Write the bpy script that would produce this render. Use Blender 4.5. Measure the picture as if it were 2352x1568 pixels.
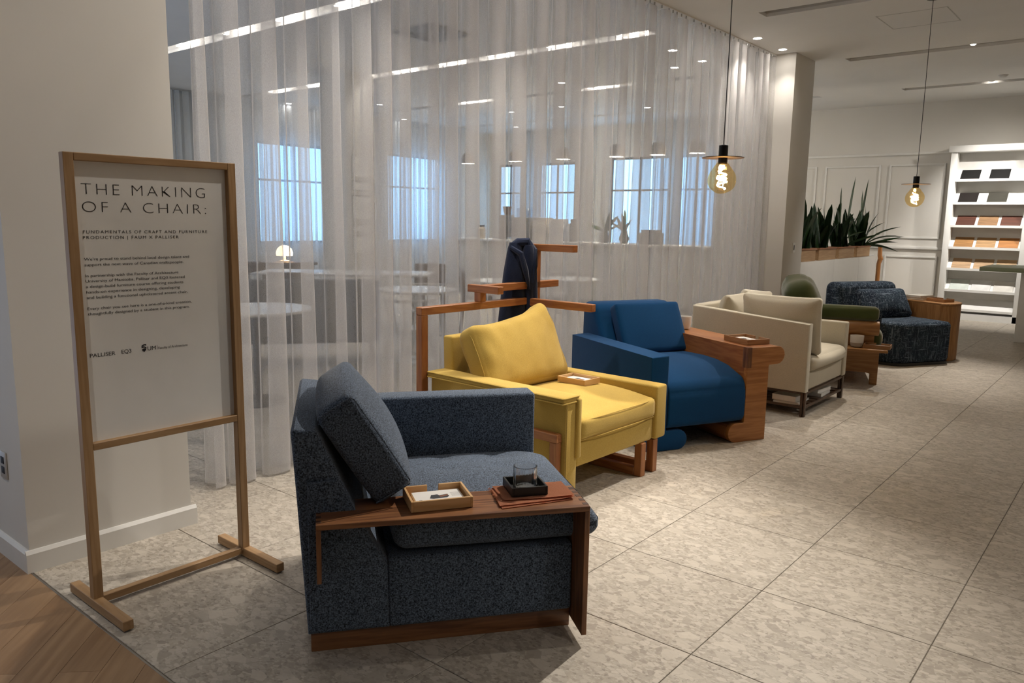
import bpy, bmesh, math, random
from mathutils import Vector, Matrix, noise
random.seed(7)
S = bpy.context.scene
for o in list(bpy.data.objects): bpy.data.objects.remove(o)
COL = S.collection
R = math.radians

# ------------------------------------------------------------------ camera
YAW, PITCH, ROLL, FPX = -0.691116873, 0.154873985, 0.0155913118, 1790.79
CAMZ = 1.44568
fw = Vector((math.sin(YAW)*math.cos(PITCH), math.cos(YAW)*math.cos(PITCH), -math.sin(PITCH)))
rt = Vector((math.cos(YAW), -math.sin(YAW), 0)); up = rt.cross(fw)
rt2 = rt*math.cos(ROLL)+up*math.sin(ROLL); up2 = -rt*math.sin(ROLL)+up*math.cos(ROLL)
cam = bpy.data.objects.new('camera', bpy.data.cameras.new('camera')); COL.objects.link(cam)
cam.matrix_world = Matrix(((rt2.x, up2.x, -fw.x, 0), (rt2.y, up2.y, -fw.y, 0), (rt2.z, up2.z, -fw.z, CAMZ), (0, 0, 0, 1)))
cam.data.sensor_width = 36; cam.data.lens = FPX/2352*36; cam.data.clip_start = .05
S.camera = cam

# ------------------------------------------------------------------ world, light, exposure
S.view_settings.view_transform = 'Standard'; S.view_settings.look = 'None'
S.view_settings.gamma = 1; S.view_settings.use_curve_mapping = False
S.view_settings.exposure = 1.66
W = bpy.data.worlds.new('world'); S.world = W; W.use_nodes = True
W.node_tree.nodes['Background'].inputs[0].default_value = (.55, .72, 1, 1)
W.node_tree.nodes['Background'].inputs[1].default_value = .6
try: S.cycles.transparent_max_bounces = 32
except Exception: pass
WARM = (1, .925, .835); NEUT = (1, .95, .89)
# track spots in the ceiling slots: x, slot index, aim point, watts, cone degrees, colour
SLOT_Y = [-.39, 2.20, 4.79, 7.38, 9.97, 12.56]; SLOT_W = .2; CEIL = 3.4
SPOTS = [(-1.55, 2, (-1.65, 2.5, .2), 200, 56, WARM), (-2.75, 2, (-2.55, 3.5, .4), 75, 48, WARM), (.9, 2, (-1.9, 3.2, .3), 55, 44, WARM),
         (-1.3, 3, (-2.3, 5.2, .4), 70, 46, WARM), (-2.3, 3, (-2.3, 6.3, .4), 60, 48, WARM), (.8, 3, (-2.0, 5.6, .3), 45, 44, WARM),
         (-1.848, 4, (-2.0, 8.7, .3), 120, 50, WARM), (-.9, 4, (-3.4, 10.9, .6), 50, 50, WARM), (.6, 4, (0, 8.6, 0), 40, 60, WARM),  # planter head and floor fill head are added out of view
         (-2.055, 5, (-2.15, 13.95, 1.3), 100, 70, NEUT), (-.5, 5, (-1.6, 13.95, 1.0), 66, 70, NEUT), (-.2, 5, (-3.9, 14.1, 1.4), 70, 65, WARM), (.8, 5, (.6, 13.9, 1), 50, 70, NEUT),  # shelf-end and wall-panel heads are added out of view
         (-2.7, 1, (-3.6, 2.4, .6), 26, 60, WARM), (-2.1, 1, (-3.4, 1.3, 1.5), 20, 62, WARM), (2.2, 1, (2.0, 2.2, 0), 85, 110, WARM), (2.6, 3, (2.4, 6.6, 0), 95, 110, WARM),  # aisle heads are unseen, added as room fill
         (2.0, 0, (1.6, -.4, 0), 75, 110, WARM), (-1.6, 0, (-3.2, .3, 0), 30, 54, WARM), (2.8, 5, (3, 12, 0), 60, 90, WARM), (-2.9, 0, (-3.8, 1.06, .7), 13, 60, (1, .86, .74))]  # unseen heads added for fill, the wood floor and the left wall
# recessed downlights along the drapery, the last pair added unseen to brighten it: x, y, watts
DOWNL = [(-3.585, 8.37, 22), (-3.575, 9.06, 7), (-3.2, 3.1, 40), (-3.3, 2.2, 14), (-3.15, 4.4, 34), (-3.15, 5.7, 30)]
# bare-room lamps on the other side of the drapery (slot index, x, watts)
FARSLOT = [(2, x, 3.2) for x in (-11.2, -10.2, -9.23, -8.2, -7.2, -6.25, -5.3)]+[(3, x, 3.2) for x in (-11.3, -10.3, -9.3, -8.35, -7.45, -6.6, -5.7, -4.75)]+[(4, -6.9, 7), (4, -9.5, 7), (1, -6.5, 6), (1, -9, 6)]
WIN_COL = (.31, .63, 1.0); WIN_STR = .95

# ------------------------------------------------------------------ node helpers
def newmat(name):
    m = bpy.data.materials.new(name); m.use_nodes = True
    nt = m.node_tree; b = nt.nodes['Principled BSDF']; return m, nt, b
def N(nt, t, **kw):
    n = nt.nodes.new(t)
    for k, v in kw.items():
        if k.startswith('i_'): n.inputs[k[2:].replace('_', ' ')].default_value = v
        else: setattr(n, k, v)
    return n
def L(nt, a, b): nt.links.new(a, b)
def ramp(nt, fac, stops):
    r = nt.nodes.new('ShaderNodeValToRGB'); e = r.color_ramp.elements
    while len(e) < len(stops): e.new(.5)
    for i, (p, c) in enumerate(stops):
        e[i].position = p; e[i].color = (*c, 1) if len(c) == 3 else c
    L(nt, fac, r.inputs[0]); return r.outputs[0]
def coords(nt, scale=(1, 1, 1), kind='Object', rot=(0, 0, 0)):
    tc = nt.nodes.new('ShaderNodeTexCoord'); mp = nt.nodes.new('ShaderNodeMapping')
    mp.inputs['Scale'].default_value = scale; mp.inputs['Rotation'].default_value = rot
    L(nt, tc.outputs[kind], mp.inputs[0]); return mp.outputs[0]
def bump(nt, b, h, strength=.2, dist=.002):
    n = nt.nodes.new('ShaderNodeBump'); n.inputs['Strength'].default_value = strength; n.inputs['Distance'].default_value = dist
    L(nt, h, n.inputs['Height']); L(nt, n.outputs[0], b.inputs['Normal'])
def mixc(nt, fac, a, bb, mode='MIX'):
    n = nt.nodes.new('ShaderNodeMix'); n.data_type = 'RGBA'; n.blend_type = mode
    for s, v in ((0, fac), (6, a), (7, bb)):
        if hasattr(v, 'links'): L(nt, v, n.inputs[s])
        else: n.inputs[s].default_value = v if s == 0 else (*v, 1)
    return n.outputs[2]
MAT = {}
def plain(name, c, rough=.6, metal=0, var=0, vs=8, bmp=0, bs=60, spec=.5):
    if name in MAT: return MAT[name]
    m, nt, b = newmat(name); b.inputs['Roughness'].default_value = rough; b.inputs['Metallic'].default_value = metal
    b.inputs['Specular IOR Level'].default_value = spec
    co = coords(nt); n = N(nt, 'ShaderNodeTexNoise'); n.inputs['Scale'].default_value = vs; n.inputs['Detail'].default_value = 4; L(nt, co, n.inputs[0])
    k = max(var, .02)
    L(nt, ramp(nt, n.outputs[0], [(.3, tuple(x*(1-k) for x in c)), (.7, tuple(min(1, x*(1+k)) for x in c))]), b.inputs['Base Color'])
    if bmp:
        n2 = N(nt, 'ShaderNodeTexNoise'); n2.inputs['Scale'].default_value = bs; L(nt, co, n2.inputs[0]); bump(nt, b, n2.outputs[0], bmp, .002)
    MAT[name] = m; return m
def fabric(name, dark, light, scale=260, contrast=.22, rough=.95, big=.12, bmp=.5, sheen=.15):
    if name in MAT: return MAT[name]
    m, nt, b = newmat(name); b.inputs['Roughness'].default_value = rough; b.inputs['Specular IOR Level'].default_value = .15
    b.inputs['Sheen Weight'].default_value = sheen; b.inputs['Sheen Roughness'].default_value = .5
    co = coords(nt)
    n = N(nt, 'ShaderNodeTexNoise'); n.inputs['Scale'].default_value = scale; n.inputs['Detail'].default_value = 1.5; L(nt, co, n.inputs[0])
    c = ramp(nt, n.outputs[0], [(.5-contrast, dark), (.5+contrast, light)])
    n2 = N(nt, 'ShaderNodeTexNoise'); n2.inputs['Scale'].default_value = 5; L(nt, co, n2.inputs[0])
    g = ramp(nt, n2.outputs[0], [(.3, (1-big,)*3), (.7, (1, 1, 1))])
    L(nt, mixc(nt, 1.0, c, g, 'MULTIPLY'), b.inputs['Base Color'])
    bump(nt, b, n.outputs[0], bmp, .0012); MAT[name] = m; return m
def wood(name, light, dark, axis=0, rough=.42, rings=9, fine=90):
    key = name+str(axis)
    if key in MAT: return MAT[key]
    m, nt, b = newmat(name); b.inputs['Roughness'].default_value = rough
    sc = [1, 1, 1]; sc[axis] = .09
    info = nt.nodes.new('ShaderNodeObjectInfo')
    co = coords(nt, tuple(sc))
    add = N(nt, 'ShaderNodeVectorMath', operation='ADD'); L(nt, co, add.inputs[0])
    mul = N(nt, 'ShaderNodeVectorMath', operation='SCALE'); mul.inputs[0].default_value = (3.1, 7.7, 5.3); L(nt, info.outputs['Random'], mul.inputs['Scale']); L(nt, mul.outputs[0], add.inputs[1])
    n = N(nt, 'ShaderNodeTexNoise'); n.inputs['Scale'].default_value = rings; n.inputs['Detail'].default_value = 3; n.inputs['Distortion'].default_value = .8; L(nt, add.outputs[0], n.inputs[0])
    w = N(nt, 'ShaderNodeTexNoise'); w.inputs['Scale'].default_value = fine; w.inputs['Detail'].default_value = 3; L(nt, add.outputs[0], w.inputs[0])
    mm = N(nt, 'ShaderNodeMath', operation='SINE'); m2 = N(nt, 'ShaderNodeMath', operation='MULTIPLY'); m2.inputs[1].default_value = 34; L(nt, n.outputs[0], m2.inputs[0]); L(nt, m2.outputs[0], mm.inputs[0])
    f = N(nt, 'ShaderNodeMath', operation='MULTIPLY_ADD'); f.inputs[1].default_value = .22; L(nt, mm.outputs[0], f.inputs[0]); L(nt, w.outputs[0], f.inputs[2])
    L(nt, ramp(nt, f.outputs[0], [(.2, dark), (.8, light)]), b.inputs['Base Color'])
    bump(nt, b, w.outputs[0], .12, .001); MAT[key] = m; return m
def emit(name, c, s):
    if name in MAT: return MAT[name]
    m, nt, b = newmat(name); b.inputs['Base Color'].default_value = (*c, 1); b.inputs['Emission Color'].default_value = (*c, 1); b.inputs['Emission Strength'].default_value = s
    MAT[name] = m; return m

# ------------------------------------------------------------------ mesh helpers
def tag(o, label=None, cat=None, group=None, kind=None):
    for k, v in (('label', label), ('category', cat), ('group', group), ('kind', kind)):
        if v: o[k] = v
    return o
def thing(name, loc, rz, label, cat, group=None):
    o = bpy.data.objects.new(name, None); COL.objects.link(o); o.empty_display_size = .1
    o.location = loc if len(loc) == 3 else (*loc, 0); o.rotation_euler = (0, 0, rz); return tag(o, label, cat, group)
class B:
    def __init__(s): s.bm = bmesh.new()
    def _add(s, t, M=None):
        if M is not None: bmesh.ops.transform(t, matrix=M, verts=t.verts)
        me = bpy.data.meshes.new('tmp'); t.to_mesh(me); t.free(); s.bm.from_mesh(me); bpy.data.meshes.remove(me); return s
    def box(s, x0, x1, y0, y1, z0, z1, bev=0, seg=2, M=None):
        t = bmesh.new(); bmesh.ops.create_cube(t, size=1)
        for v in t.verts: v.co = Vector(((x0+x1)/2+v.co.x*(x1-x0), (y0+y1)/2+v.co.y*(y1-y0), (z0+z1)/2+v.co.z*(z1-z0)))
        if bev: bmesh.ops.bevel(t, geom=t.edges[:], offset=bev, segments=seg, profile=.5, affect='EDGES', clamp_overlap=True)
        return s._add(t, M)
    def prism(s, pts, axis, a0, a1, bev=0, seg=2, M=None):
        """polygon in the plane normal to axis (axis 0: (y,z), 1: (x,z), 2: (x,y)) extruded a0..a1"""
        t = bmesh.new()
        def P(p, a): return (a, p[0], p[1]) if axis == 0 else (p[0], a, p[1]) if axis == 1 else (p[0], p[1], a)
        lo = [t.verts.new(P(p, a0)) for p in pts]; hi = [t.verts.new(P(p, a1)) for p in pts]
        f0 = t.faces.new(lo); f1 = t.faces.new(hi[::-1]); n = len(pts)
        for i in range(n): t.faces.new((lo[(i+1) % n], lo[i], hi[i], hi[(i+1) % n]))
        bmesh.ops.recalc_face_normals(t, faces=t.faces[:])
        if bev: bmesh.ops.bevel(t, geom=list(set(f0.edges[:]+f1.edges[:])), offset=bev, segments=seg, profile=.5, affect='EDGES', clamp_overlap=True)
        return s._add(t, M)
    def lathe(s, prof, n=24, c=(0, 0, 0), M=None, cap=True):
        t = bmesh.new(); rings = []
        for r, z in prof:
            rings.append([t.verts.new((c[0]+r*math.cos(2*math.pi*i/n), c[1]+r*math.sin(2*math.pi*i/n), c[2]+z)) for i in range(n)] if r > 1e-6 else [t.verts.new((c[0], c[1], c[2]+z))])
        for a, b in zip(rings, rings[1:]):
            for i in range(n):
                j = (i+1) % n
                if len(a) == 1 and len(b) == 1: continue
                if len(a) == 1: t.faces.new((a[0], b[j], b[i]))
                elif len(b) == 1: t.faces.new((a[i], a[j], b[0]))
                else: t.faces.new((a[i], a[j], b[j], b[i]))
        if cap:
            if len(rings[0]) > 1: t.faces.new(rings[0][::-1])
            if len(rings[-1]) > 1: t.faces.new(rings[-1])
        bmesh.ops.recalc_face_normals(t, faces=t.faces[:])
        return s._add(t, M)
    def tube(s, pts, r, n=8, closed=False):
        t = bmesh.new(); pts = [Vector(p) for p in pts]; rings = []; m = len(pts)
        for i, p in enumerate(pts):
            a = pts[(i-1) % m] if closed else pts[max(0, i-1)]; b = pts[(i+1) % m] if closed else pts[min(m-1, i+1)]
            d = (b-a).normalized(); h = Vector((0, 0, 1)) if abs(d.z) < .9 else Vector((1, 0, 0))
            u = d.cross(h).normalized(); v = d.cross(u).normalized(); rr = r[i] if isinstance(r, (list, tuple)) else r
            rings.append([t.verts.new(p+(u*math.cos(2*math.pi*k/n)+v*math.sin(2*math.pi*k/n))*rr) for k in range(n)])
        for i in range(m if closed else m-1):
            A, C = rings[i], rings[(i+1) % m]
            for k in range(n): t.faces.new((A[k], A[(k+1) % n], C[(k+1) % n], C[k]))
        if not closed: t.faces.new(rings[0][::-1]); t.faces.new(rings[-1])
        bmesh.ops.recalc_face_normals(t, faces=t.faces[:]); return s._add(t)
    def cushion(s, hx, hy, hz, r=.04, puff=(0, 0, 0), n=14, M=None, fn=None):
        """rounded block of half sizes, faces puffed outwards, optional extra shaping fn(co)"""
        t = bmesh.new(); g = {}
        def vert(a, b, c):
            k = (a, b, c)
            if k in g: return g[k]
            def sp(i, h):
                u = -1+2*i/n; return math.copysign(h*(1-(1-abs(u))**1.35), u)
            q = Vector((sp(a, hx), sp(b, hy), sp(c, hz))); rr = min(r, hx, hy, hz)
            inn = Vector((max(-hx+rr, min(hx-rr, q.x)), max(-hy+rr, min(hy-rr, q.y)), max(-hz+rr, min(hz-rr, q.z)))); d = q-inn
            p = inn+d.normalized()*rr if d.length > 1e-9 else q
            ex, ey, ez = 1-(q.x/hx)**2, 1-(q.y/hy)**2, 1-(q.z/hz)**2
            p = p+Vector((puff[0]*ey*ez*q.x/hx, puff[1]*ex*ez*q.y/hy, puff[2]*ex*ey*q.z/hz))
            if fn: p = fn(p)
            g[k] = t.verts.new(p); return g[k]
        for i in range(n):
            for j in range(n):
                for f in (0, n):
                    for mk in (lambda a, b: (f, a, b), lambda a, b: (a, f, b), lambda a, b: (a, b, f)):
                        t.faces.new([vert(*mk(*ab)) for ab in ((i, j), (i+1, j), (i+1, j+1), (i, j+1))])
        bmesh.ops.recalc_face_normals(t, faces=t.faces[:]); return s._add(t, M)
    def build(s, name, mat, parent=None, loc=None, rot=None, angle=35):
        me = bpy.data.meshes.new(name); s.bm.to_mesh(me); s.bm.free()
        return mk(name, me, mat, parent, loc, rot, angle)
def mk(name, me, mat, parent=None, loc=None, rot=None, angle=35):
    me.materials.clear(); me.materials.append(mat)
    if angle is not None and len(me.polygons):
        me.polygons.foreach_set('use_smooth', [True]*len(me.polygons)); me.set_sharp_from_angle(angle=R(angle))
    o = bpy.data.objects.new(name, me); COL.objects.link(o)
    if parent: o.parent = parent
    if loc: o.location = loc
    if rot: o.rotation_euler = rot
    return o
def copy_tree(o, parent=None):
    c = o.copy(); COL.objects.link(c); c.parent = parent
    for ch in list(o.children): copy_tree(ch, c)
    return c
def T(x, y, z): return Matrix.Translation((x, y, z))
def RX(a): return Matrix.Rotation(R(a), 4, 'X')
def RY(a): return Matrix.Rotation(R(a), 4, 'Y')
def RZ(a): return Matrix.Rotation(R(a), 4, 'Z')
def nz(x, y=0, z=0): return noise.noise(Vector((x, y, z)))

# ------------------------------------------------------------------ materials
def terrazzo():
    m, nt, b = newmat('terrazzo_tile'); b.inputs['Roughness'].default_value = .5; b.inputs['Specular IOR Level'].default_value = .35
    geo = nt.nodes.new('ShaderNodeNewGeometry'); info = nt.nodes.new('ShaderNodeObjectInfo')
    off = N(nt, 'ShaderNodeVectorMath', operation='SCALE'); off.inputs[0].default_value = (13.7, 9.1, 0); L(nt, info.outputs['Random'], off.inputs['Scale'])
    ad = N(nt, 'ShaderNodeVectorMath', operation='ADD'); L(nt, geo.outputs['Position'], ad.inputs[0]); L(nt, off.outputs[0], ad.inputs[1])
    wn = N(nt, 'ShaderNodeTexNoise'); wn.inputs['Scale'].default_value = 9; wn.inputs['Detail'].default_value = 3; L(nt, ad.outputs[0], wn.inputs[0])
    wv = N(nt, 'ShaderNodeVectorMath', operation='SCALE'); wv.inputs['Scale'].default_value = .014; L(nt, wn.outputs['Color'], wv.inputs[0])
    ad2 = N(nt, 'ShaderNodeVectorMath', operation='ADD'); L(nt, ad.outputs[0], ad2.inputs[0]); L(nt, wv.outputs[0], ad2.inputs[1])
    mp = nt.nodes.new('ShaderNodeMapping'); mp.inputs['Rotation'].default_value = (0, 0, R(32)); mp.inputs['Scale'].default_value = (1, 1.45, 1); L(nt, ad2.outputs[0], mp.inputs[0])
    def vor(scale, feat):
        v = N(nt, 'ShaderNodeTexVoronoi', feature=feat); v.voronoi_dimensions = '2D'; v.inputs['Scale'].default_value = scale; v.inputs['Randomness'].default_value = 1; L(nt, mp.outputs[0], v.inputs['Vector']); return v
    base = (.385, .335, .268)
    n0 = N(nt, 'ShaderNodeTexNoise'); n0.inputs['Scale'].default_value = 45; n0.inputs['Detail'].default_value = 5; n0.inputs['Roughness'].default_value = .7; L(nt, ad2.outputs[0], n0.inputs[0])
    c = ramp(nt, n0.outputs[0], [(.25, (.285, .25, .206)), (.5, (.39, .347, .287)), (.75, (.47, .425, .36))])
    for scale, thr, lo, hi, edge in ((88, .42, (.27, .237, .195), (.52, .475, .405), .06), (40, .60, (.31, .272, .225), (.55, .50, .43), .045), (17, .84, (.33, .292, .242), (.545, .495, .42), .03)):
        v = vor(scale, 'F1'); e = vor(scale, 'DISTANCE_TO_EDGE')
        sep = nt.nodes.new('ShaderNodeSeparateColor'); L(nt, v.outputs['Color'], sep.inputs[0])
        g = N(nt, 'ShaderNodeMath', operation='GREATER_THAN'); g.inputs[1].default_value = thr; L(nt, sep.outputs[0], g.inputs[0])
        eg = N(nt, 'ShaderNodeMapRange'); eg.inputs['From Min'].default_value = edge*.6; eg.inputs['From Max'].default_value = edge*1.5; L(nt, e.outputs['Distance'], eg.inputs['Value'])
        fac = N(nt, 'ShaderNodeMath', operation='MULTIPLY'); L(nt, g.outputs[0], fac.inputs[0]); L(nt, eg.outputs[0], fac.inputs[1])
        chip = ramp(nt, sep.outputs[1], [(.12, lo), (.22, tuple(.5*(p+q) for p, q in zip(lo, hi))), (.8, hi)])
        chip = mixc(nt, .22, chip, c)
        c = mixc(nt, fac.outputs[0], c, chip)
    tone = ramp(nt, info.outputs['Random'], [(0, (.93, .92, .91)), (1, (1, 1, 1))])
    L(nt, mixc(nt, 1.0, c, tone, 'MULTIPLY'), b.inputs['Base Color'])
    bump(nt, b, n0.outputs[0], .06, .001); return m
def sheer(name, col, tr):
    m = bpy.data.materials.new(name); m.use_nodes = True; nt = m.node_tree; nt.nodes.clear()
    out = nt.nodes.new('ShaderNodeOutputMaterial'); mx = nt.nodes.new('ShaderNodeMixShader'); m2 = nt.nodes.new('ShaderNodeMixShader')
    t = nt.nodes.new('ShaderNodeBsdfTransparent'); d = nt.nodes.new('ShaderNodeBsdfDiffuse'); tl = nt.nodes.new('ShaderNodeBsdfTranslucent')
    d.inputs[0].default_value = (*col, 1); tl.inputs[0].default_value = (*col, 1); m2.inputs[0].default_value = .42
    co = coords(nt, (1, 1, .35)); n = N(nt, 'ShaderNodeTexNoise'); n.inputs['Scale'].default_value = 420; n.inputs['Detail'].default_value = 2; L(nt, co, n.inputs[0])
    # open weave: light passes the gaps; seen along the cloth the gaps close up, T = T0 ** (1 / cos)
    lw = N(nt, 'ShaderNodeLayerWeight'); lw.inputs['Blend'].default_value = .5
    cs = N(nt, 'ShaderNodeMath', operation='SUBTRACT'); cs.inputs[0].default_value = 1.04; L(nt, lw.outputs['Facing'], cs.inputs[1])
    iv = N(nt, 'ShaderNodeMath', operation='DIVIDE'); iv.inputs[0].default_value = 1; L(nt, cs.outputs[0], iv.inputs[1])
    wv = N(nt, 'ShaderNodeMapRange'); wv.inputs['From Min'].default_value = .3; wv.inputs['From Max'].default_value = .7; wv.inputs['To Min'].default_value = tr-.05; wv.inputs['To Max'].default_value = tr+.05; L(nt, n.outputs[0], wv.inputs['Value'])
    pw = N(nt, 'ShaderNodeMath', operation='POWER'); L(nt, wv.outputs[0], pw.inputs[0]); L(nt, iv.outputs[0], pw.inputs[1])
    fr = N(nt, 'ShaderNodeMath', operation='SUBTRACT'); fr.inputs[0].default_value = 1; L(nt, pw.outputs[0], fr.inputs[1])
    L(nt, d.outputs[0], m2.inputs[1]); L(nt, tl.outputs[0], m2.inputs[2]); L(nt, fr.outputs[0], mx.inputs[0]); L(nt, t.outputs[0], mx.inputs[1]); L(nt, m2.outputs[0], mx.inputs[2]); L(nt, mx.outputs[0], out.inputs[0]); return m
def thin_glass(name, col, gloss=.12, rough=.03):
    m = bpy.data.materials.new(name); m.use_nodes = True; nt = m.node_tree; nt.nodes.clear()
    out = nt.nodes.new('ShaderNodeOutputMaterial'); mx = nt.nodes.new('ShaderNodeMixShader'); t = nt.nodes.new('ShaderNodeBsdfTransparent'); g = nt.nodes.new('ShaderNodeBsdfGlossy')
    t.inputs[0].default_value = (*col, 1); g.inputs['Roughness'].default_value = rough; mx.inputs[0].default_value = gloss
    co = coords(nt); n = N(nt, 'ShaderNodeTexNoise'); n.inputs['Scale'].default_value = 30; L(nt, co, n.inputs[0])
    fr = N(nt, 'ShaderNodeMapRange'); fr.inputs['To Min'].default_value = gloss*.5; fr.inputs['To Max'].default_value = gloss*1.5; L(nt, n.outputs[0], fr.inputs['Value']); L(nt, fr.outputs[0], mx.inputs[0])
    L(nt, t.outputs[0], mx.inputs[1]); L(nt, g.outputs[0], mx.inputs[2]); L(nt, mx.outputs[0], out.inputs[0]); return m
def crosshatch():
    m, nt, b = newmat('navy_crosshatch'); b.inputs['Roughness'].default_value = .95; b.inputs['Specular IOR Level'].default_value = .15
    c = None
    tot = None
    for sc, th in (((75, 75, 6), .615), ((6, 75, 90), .63), ((75, 6, 90), .63), ((110, 110, 12), .65)):
        co = coords(nt, sc); n = N(nt, 'ShaderNodeTexNoise'); n.inputs['Scale'].default_value = 1; n.inputs['Detail'].default_value = 1; L(nt, co, n.inputs[0])
        r = N(nt, 'ShaderNodeMapRange'); r.inputs['From Min'].default_value = th-.03; r.inputs['From Max'].default_value = th+.12; L(nt, n.outputs[0], r.inputs['Value'])
        if tot is None: tot = r.outputs[0]
        else:
            a = N(nt, 'ShaderNodeMath', operation='MAXIMUM'); L(nt, tot, a.inputs[0]); L(nt, r.outputs[0], a.inputs[1]); tot = a.outputs[0]
    co = coords(nt); n = N(nt, 'ShaderNodeTexNoise'); n.inputs['Scale'].default_value = 9; L(nt, co, n.inputs[0])
    base = ramp(nt, n.outputs[0], [(.35, (.012, .018, .032)), (.65, (.02, .034, .05))])
    L(nt, mixc(nt, tot, base, (.135, .17, .215)), b.inputs['Base Color']); return m
M_TILE = terrazzo()
M_WALL = plain('white_wall_paint', (.66, .64, .60), .85, var=.015, vs=2, bmp=.05, bs=300)
M_CEIL = plain('ceiling_paint', (.70, .69, .67), .9, var=.01, vs=2)
M_SLOT = plain('slot_paint', (.52, .51, .49), .8)
M_TRIM = plain('trim_paint', (.70, .69, .66), .45, var=.01)
M_SHEER = sheer('sheer_white', (.82, .80, .79), .66)
M_SHEER2 = sheer('sheer_far', (.72, .76, .80), .55)
M_GREY = fabric('heather_grey_wool', (.008, .013, .022), (.165, .215, .295), 230, .19, big=.08)
M_YEL = fabric('mustard_wool', (.44, .288, .060), (.595, .418, .103), 330, .3, big=.1)
M_BLUE = fabric('deep_blue_wool', (.0012, .037, .118), (.0025, .064, .186), 420, .3, big=.06, sheen=.1)
M_CREAM = fabric('cream_linen', (.46, .41, .315), (.62, .565, .45), 420, .3, big=.06)
M_GREEN = fabric('olive_velvet', (.045, .060, .014), (.090, .115, .030), 500, .3, big=.25, sheen=.6)
M_NAVY = crosshatch()
M_COAT = fabric('navy_coat_cloth', (.008, .013, .034), (.020, .030, .070), 300, .3)
M_NAP = fabric('terracotta_linen', (.52, .185, .09), (.68, .285, .15), 330, .3)
M_BENCH = fabric('grey_bench_cloth', (.06, .066, .072), (.11, .115, .12), 200, .3)
OAK = lambda a: wood('light_oak', (.40, .25, .125), (.31, .18, .08), a, .5)
WAL = lambda a: wood('walnut', (.27, .118, .046), (.115, .042, .016), a, .4)
CHE = lambda a: wood('cherry_wood', (.385, .155, .048), (.255, .086, .025), a, .4)
CHL = lambda a: wood('light_cherry', (.44, .19, .055), (.31, .115, .03), a, .4)
TRW = lambda a: wood('tray_maple', (.70, .45, .215), (.60, .35, .145), a, .5)
M_BLACK = plain('black_paint', (.012, .012, .012), .45)
M_METAL = plain('steel', (.45, .44, .42), .3, 1)
M_WHITE = plain('white_lacquer', (.78, .775, .75), .4)
M_PAPER = plain('white_card', (.80, .79, .76), .7)
M_INK = plain('black_ink', (.015, .014, .016), .7)
M_DKW = wood('dark_brown_wood', (.10, .055, .03), (.05, .025, .014), 0, .5)
M_CERAM = plain('stone_glaze', (.78, .76, .72), .35)
M_LENS = emit('lamp_lens', (1, .93, .82), 14)

# ------------------------------------------------------------------ setting: floor
GX, GY, TS = -1.6921, 2.2855, .61
WOODY = GY-2*TS
fl = tag(B().box(-12.6, 5.2, WOODY-.004, 14.3, -.06, -.0035).build('floor', plain('grout', (.20, .175, .14), .9)), kind='structure')
def tile_mesh(w):
    b = B(); b.box(-w/2, w/2, -w/2, w/2, -.0035, 0, .0012, 1); me = bpy.data.meshes.new('floor_tile'); b.bm.to_mesh(me); b.bm.free(); me.materials.append(M_TILE); return me
TM = tile_mesh(TS-.0032)
Rm = cam.matrix_world.to_3x3().transposed()
tiles = []
for i in range(-18, 12):
    for j in range(-2, 20):
        c = Vector((GX+TS*(i+.5), GY+TS*(j+.5), 0))
        if c.x-TS/2 < -12.6 or c.x > 5.2 or c.y > 14.2: continue
        p = Rm @ (c-Vector((0, 0, CAMZ))); d = -p.z
        vis = d > .3 and -1.02 < FPX*p.x/d/1176 < 1.02 and FPX*-p.y/d < 850
        hid = c.x < -5.2
        tiles.append(((0 if vis and not hid else 1), c.length, c))
tiles.sort(key=lambda t: t[:2])
rest = bmesh.new()
for k, (v, d, c) in enumerate(tiles):
    if k < 290 and v == 0:
        o = bpy.data.objects.new('floor_tile', TM); COL.objects.link(o); o.location = c; o.parent = fl
    else:
        n0 = len(rest.verts); rest.from_mesh(TM); rest.verts.ensure_lookup_table()
        for vv in rest.verts[n0:]: vv.co += c
me = bpy.data.meshes.new('floor_tile_field'); rest.to_mesh(me); rest.free()
tag(mk('floor_tile_field', me, M_TILE, fl), kind='stuff')
# wood floor with diagonal planks, metal edge strip
M_PLANK = None
fw2 = tag(B().box(-6, 5.2, -4.2, WOODY-.008, -.06, -.004).build('floor', plain('plank_gap', (.08, .045, .02), .9)), kind='structure')
PW = .127
u = Vector((-math.sqrt(.5), math.sqrt(.5), 0)); v_ = Vector((math.sqrt(.5), math.sqrt(.5), 0))
mats = [wood('oak_plank_%d' % i, c1, c2, 0, .45, 6, 60) for i, (c1, c2) in enumerate((((.305, .19, .10), (.235, .138, .068)), ((.335, .212, .115), (.255, .153, .078)), ((.275, .168, .087), (.21, .12, .058))))]
def clip(poly, a, b, c):    # keep a*x+b*y<=c
    out = []
    for i in range(len(poly)):
        p, q = poly[i], poly[(i+1) % len(poly)]; dp, dq = a*p[0]+b*p[1]-c, a*q[0]+b*q[1]-c
        if dp <= 0: out.append(p)
        if dp*dq < 0: t = dp/(dp-dq); out.append((p[0]+t*(q[0]-p[0]), p[1]+t*(q[1]-p[1])))
    return out
nplank = 0
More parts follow.
